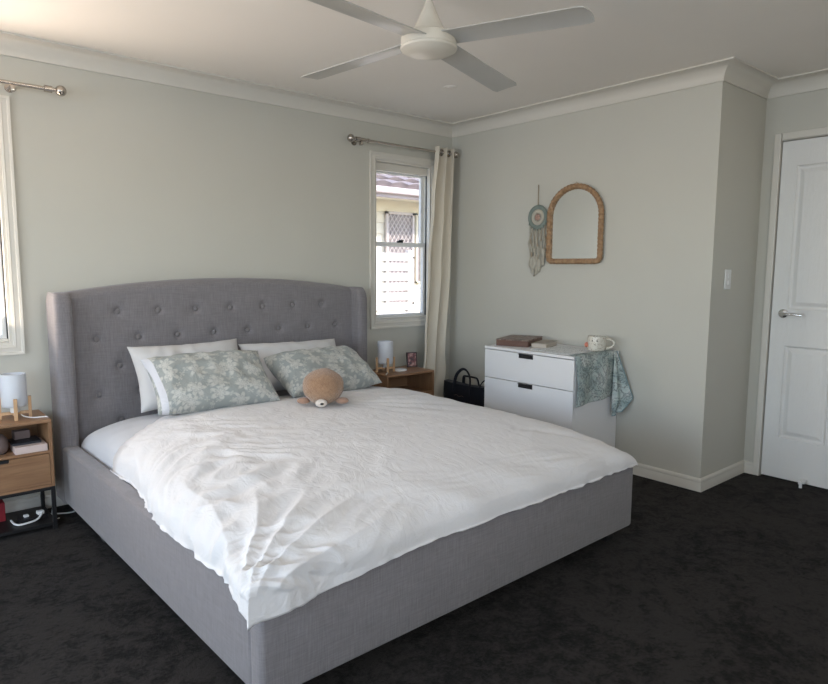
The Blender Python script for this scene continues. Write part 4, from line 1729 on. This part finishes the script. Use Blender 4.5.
# ------------------------------------------------------------------ black tote bag
bg = thing('tote_bag', 'black handbag with a looped handle on the floor between curtain and dresser', 'bag', (-.240, -.435, 0))
bm = bmesh.new()
rings = []
for k in range(13):
    f_ = k / 12
    z = .002 + .43 * f_
    hw = .205 + .012 * f_
    dp = .085 * (1 - .55 * f_)
    sec = []
    for q in range(36):
        a = 2 * PI * q / 36
        ca, sa_ = cos(a), sin(a)
        ex = .35
        y_ = hw * math.copysign(abs(ca) ** ex, ca)
        x_ = dp * math.copysign(abs(sa_) ** ex, sa_)
        w_ = .006 * noise.noise(Vector((y_ * 8, z * 8, x_ * 8)))
        dz = (-.012 * (1 - (y_ / hw) ** 2)) * f_
        sec.append(bm.verts.new((x_ + w_, y_, z + dz)))
    rings.append(sec)
for a, b in zip(rings, rings[1:]):
    for q in range(36):
        bm.faces.new((a[q], a[(q + 1) % 36], b[(q + 1) % 36], b[q]))
bm.faces.new(rings[0])
bm.faces.new(rings[-1])
autosmooth(obj('bag_body', bm, M['bag'], bg), 50)
for s, yo in ((-1, 0), (1, -.01)):
    bm = bmesh.new()
    pts = [(s * .045, -.085 + yo, .36), (s * .043, -.082 + yo, .43), (s * .035, -.070 + yo, .49), (s * .028, -.035 + yo, .530), (s * .026, 0 + yo, .542), (s * .028, .035 + yo, .530), (s * .035, .070 + yo, .49), (s * .043, .082 + yo, .43), (s * .045, .085 + yo, .36)]
    if s > 0:
        pts = [(p[0], p[1], min(p[2], .50) - .02) for p in pts]
    tube(bm, smooth_pts(pts, 5), .012, 8, flat=.6)
    obj('handle', bm, M['bag'], bg, True)
bm = bmesh.new()
tube(bm, smooth_pts([(-.02, -.165, .40), (-.03, -.172, .44), (-.02, -.195, .475), (.0, -.215, .49)], 6), .009, 8, flat=.5)
obj('shoulder_strap', bm, M['bag'], bg, True)
# small stitched emblem line on the front
bm = bmesh.new()
tube(bm, smooth_pts([(-.078, .05, .345), (-.079, .02, .352), (-.079, .0, .342), (-.079, -.03, .350), (-.078, -.05, .345)], 5), .0015, 6)
obj('stitching', bm, M['grey_cover'], bg, True)

# ------------------------------------------------------------------ outside: neighbour house, slat screen, ground
gr = obj('ground', bx(-14, 14, T + .02, 16, -.5, -.35), M['ext_ground'], kind='structure')
nh = thing('neighbour_house', 'cream neighbouring house with a tiled roof seen through the corner window', 'house', (2.7, 4.0, -.35))
ox, oy, oz = 2.7, 4.0, -.35
def loc(*a):
    x0, x1, y0, y1, z0, z1 = a
    return (x0 - ox, x1 - ox, y0 - oy, y1 - oy, z0 - oz, z1 - oz)
bm = bmesh.new()
for k in range(17):                                         # weatherboards
    z0_ = -.35 + k * .165
    pl = [(4.0 - oy, z0_ - oz), (3.97 - oy, z0_ - oz), (3.988 - oy, z0_ + .165 - oz), (4.0 - oy, z0_ + .165 - oz)]
    prism(bm, pl, 0, -6 - ox, 8 - ox)
box(bm, *loc(-6, 8, 4.0, 4.2, -.35, 2.5))
obj('cladding', bm, M['ext_wall'], nh)
obj('frieze_board', bx(*loc(-6, 8, 3.955, 3.985, 2.13, 2.30)), M['ext_cream'], nh)
obj('soffit', bx(*loc(-6, 8, 3.45, 4.2, 2.30, 2.325)), M['ext_cream'], nh)
bm = bmesh.new()
box(bm, *loc(-6, 8, 3.40, 3.45, 2.26, 2.41), bevel=.01)
box(bm, *loc(-6, 8, 3.33, 3.40, 2.31, 2.40), bevel=.02)
obj('gutter', bm, M['ext_fascia'], nh)
bm = bmesh.new()
sl = math.radians(22)
for k in range(14):                                         # tile courses, each a wavy strip
    y0_, z0_ = 3.38 + k * .30 * cos(sl), 2.405 + k * .30 * sin(sl)
    y1_, z1_ = y0_ + .33 * cos(sl), z0_ + .33 * sin(sl)
    n_ = 400
    A, B, Cc = [], [], []
    for q in range(n_ + 1):
        x_ = -2 + 9 * q / n_
        wv = .028 * abs(sin(x_ * PI / .30 + (k % 2) * PI / 2))
        A.append(bm.verts.new((x_ - ox, y0_ - oy, z0_ + .050 + wv - oz)))
        B.append(bm.verts.new((x_ - ox, y1_ - oy, z1_ + wv - oz)))
        Cc.append(bm.verts.new((x_ - ox, y0_ + .06 - oy, z0_ - .005 - oz)))
    for q in range(n_):
        bm.faces.new((A[q], A[q + 1], B[q + 1], B[q]))
        bm.faces.new((Cc[q], Cc[q + 1], A[q + 1], A[q]))
obj('tiled_roof', bm, M['ext_roof'], nh)
# window with diamond security grille
bm = bmesh.new()
for a in ((2.42, 2.46, .72, 2.13), (2.93, 2.97, .72, 2.13), (2.42, 2.97, 2.09, 2.13), (2.42, 2.97, .72, .76), (2.42, 2.97, 1.43, 1.46)):
    box(bm, *loc(a[0], a[1], 3.92, 3.965, a[2], a[3]), bevel=.003)
gw = obj('window', bm, M['ext_grille'], nh)
obj('pane', bx(*loc(2.45, 2.95, 3.955, 3.962, .75, 2.10)), M['ext_glass'], gw)
bm = bmesh.new()
gx0, gx1, gz0, gz1 = 2.46, 2.93, .76, 2.09
stp = .078
k = -30
def clip_seg(p, d_):
    ts = []
    lo, hi = -9, 9
    for ax, (a0, a1) in enumerate(((gx0, gx1), (gz0, gz1))):
        ta, tb = (a0 - p[ax]) / d_[ax], (a1 - p[ax]) / d_[ax]
        lo, hi = max(lo, min(ta, tb)), min(hi, max(ta, tb))
    return (lo, hi) if hi > lo + .01 else None
for s in (1, -1):
    for k in range(-30, 40):
        p = (gx0 + k * stp, gz0)
        d_ = (s * 1.0, 1.35)
        c_ = clip_seg(p, d_)
        if c_:
            a, b = [(p[0] + d_[0] * q, p[1] + d_[1] * q) for q in c_]
            cyl(bm, (a[0] - ox, 3.935 - oy, a[1] - oz), (b[0] - ox, 3.935 - oy, b[1] - oz), .006, .006, 5)
obj('diamond_grille', bm, M['ext_grille'], gw)
bm = bmesh.new()
for a in ((3.02, 3.05, 1.05, 2.13), (3.11, 3.15, 1.05, 2.13), (3.02, 3.15, 2.10, 2.13), (3.02, 3.15, 1.05, 1.08)):
    box(bm, *loc(a[0], a[1], 3.93, 3.965, a[2], a[3]), bevel=.003)
sw2 = obj('side_window', bm, M['ext_cream'], nh)
obj('pane', bx(*loc(3.04, 3.12, 3.955, 3.962, 1.07, 2.11)), M['ext_glass'], sw2)

sc_ = thing('slat_screen', 'pale horizontal slat screen standing outside the corner window', 'screen', (1.1, 2.5, -.35))
for px in (1.66, .30):
    obj('post', bx(px - .035 - 1.1, px + .035 - 1.1, -.03, .03, 0, 1.86, bevel=.004), M['ext_slat'], sc_)
for k in range(13):
    z1_ = 1.82 - k * .122
    obj('slat', bx(.25 - 1.1, 1.63 - 1.1, -.045, -.030, z1_ - .094, z1_, bevel=.003), M['ext_slat'], sc_)
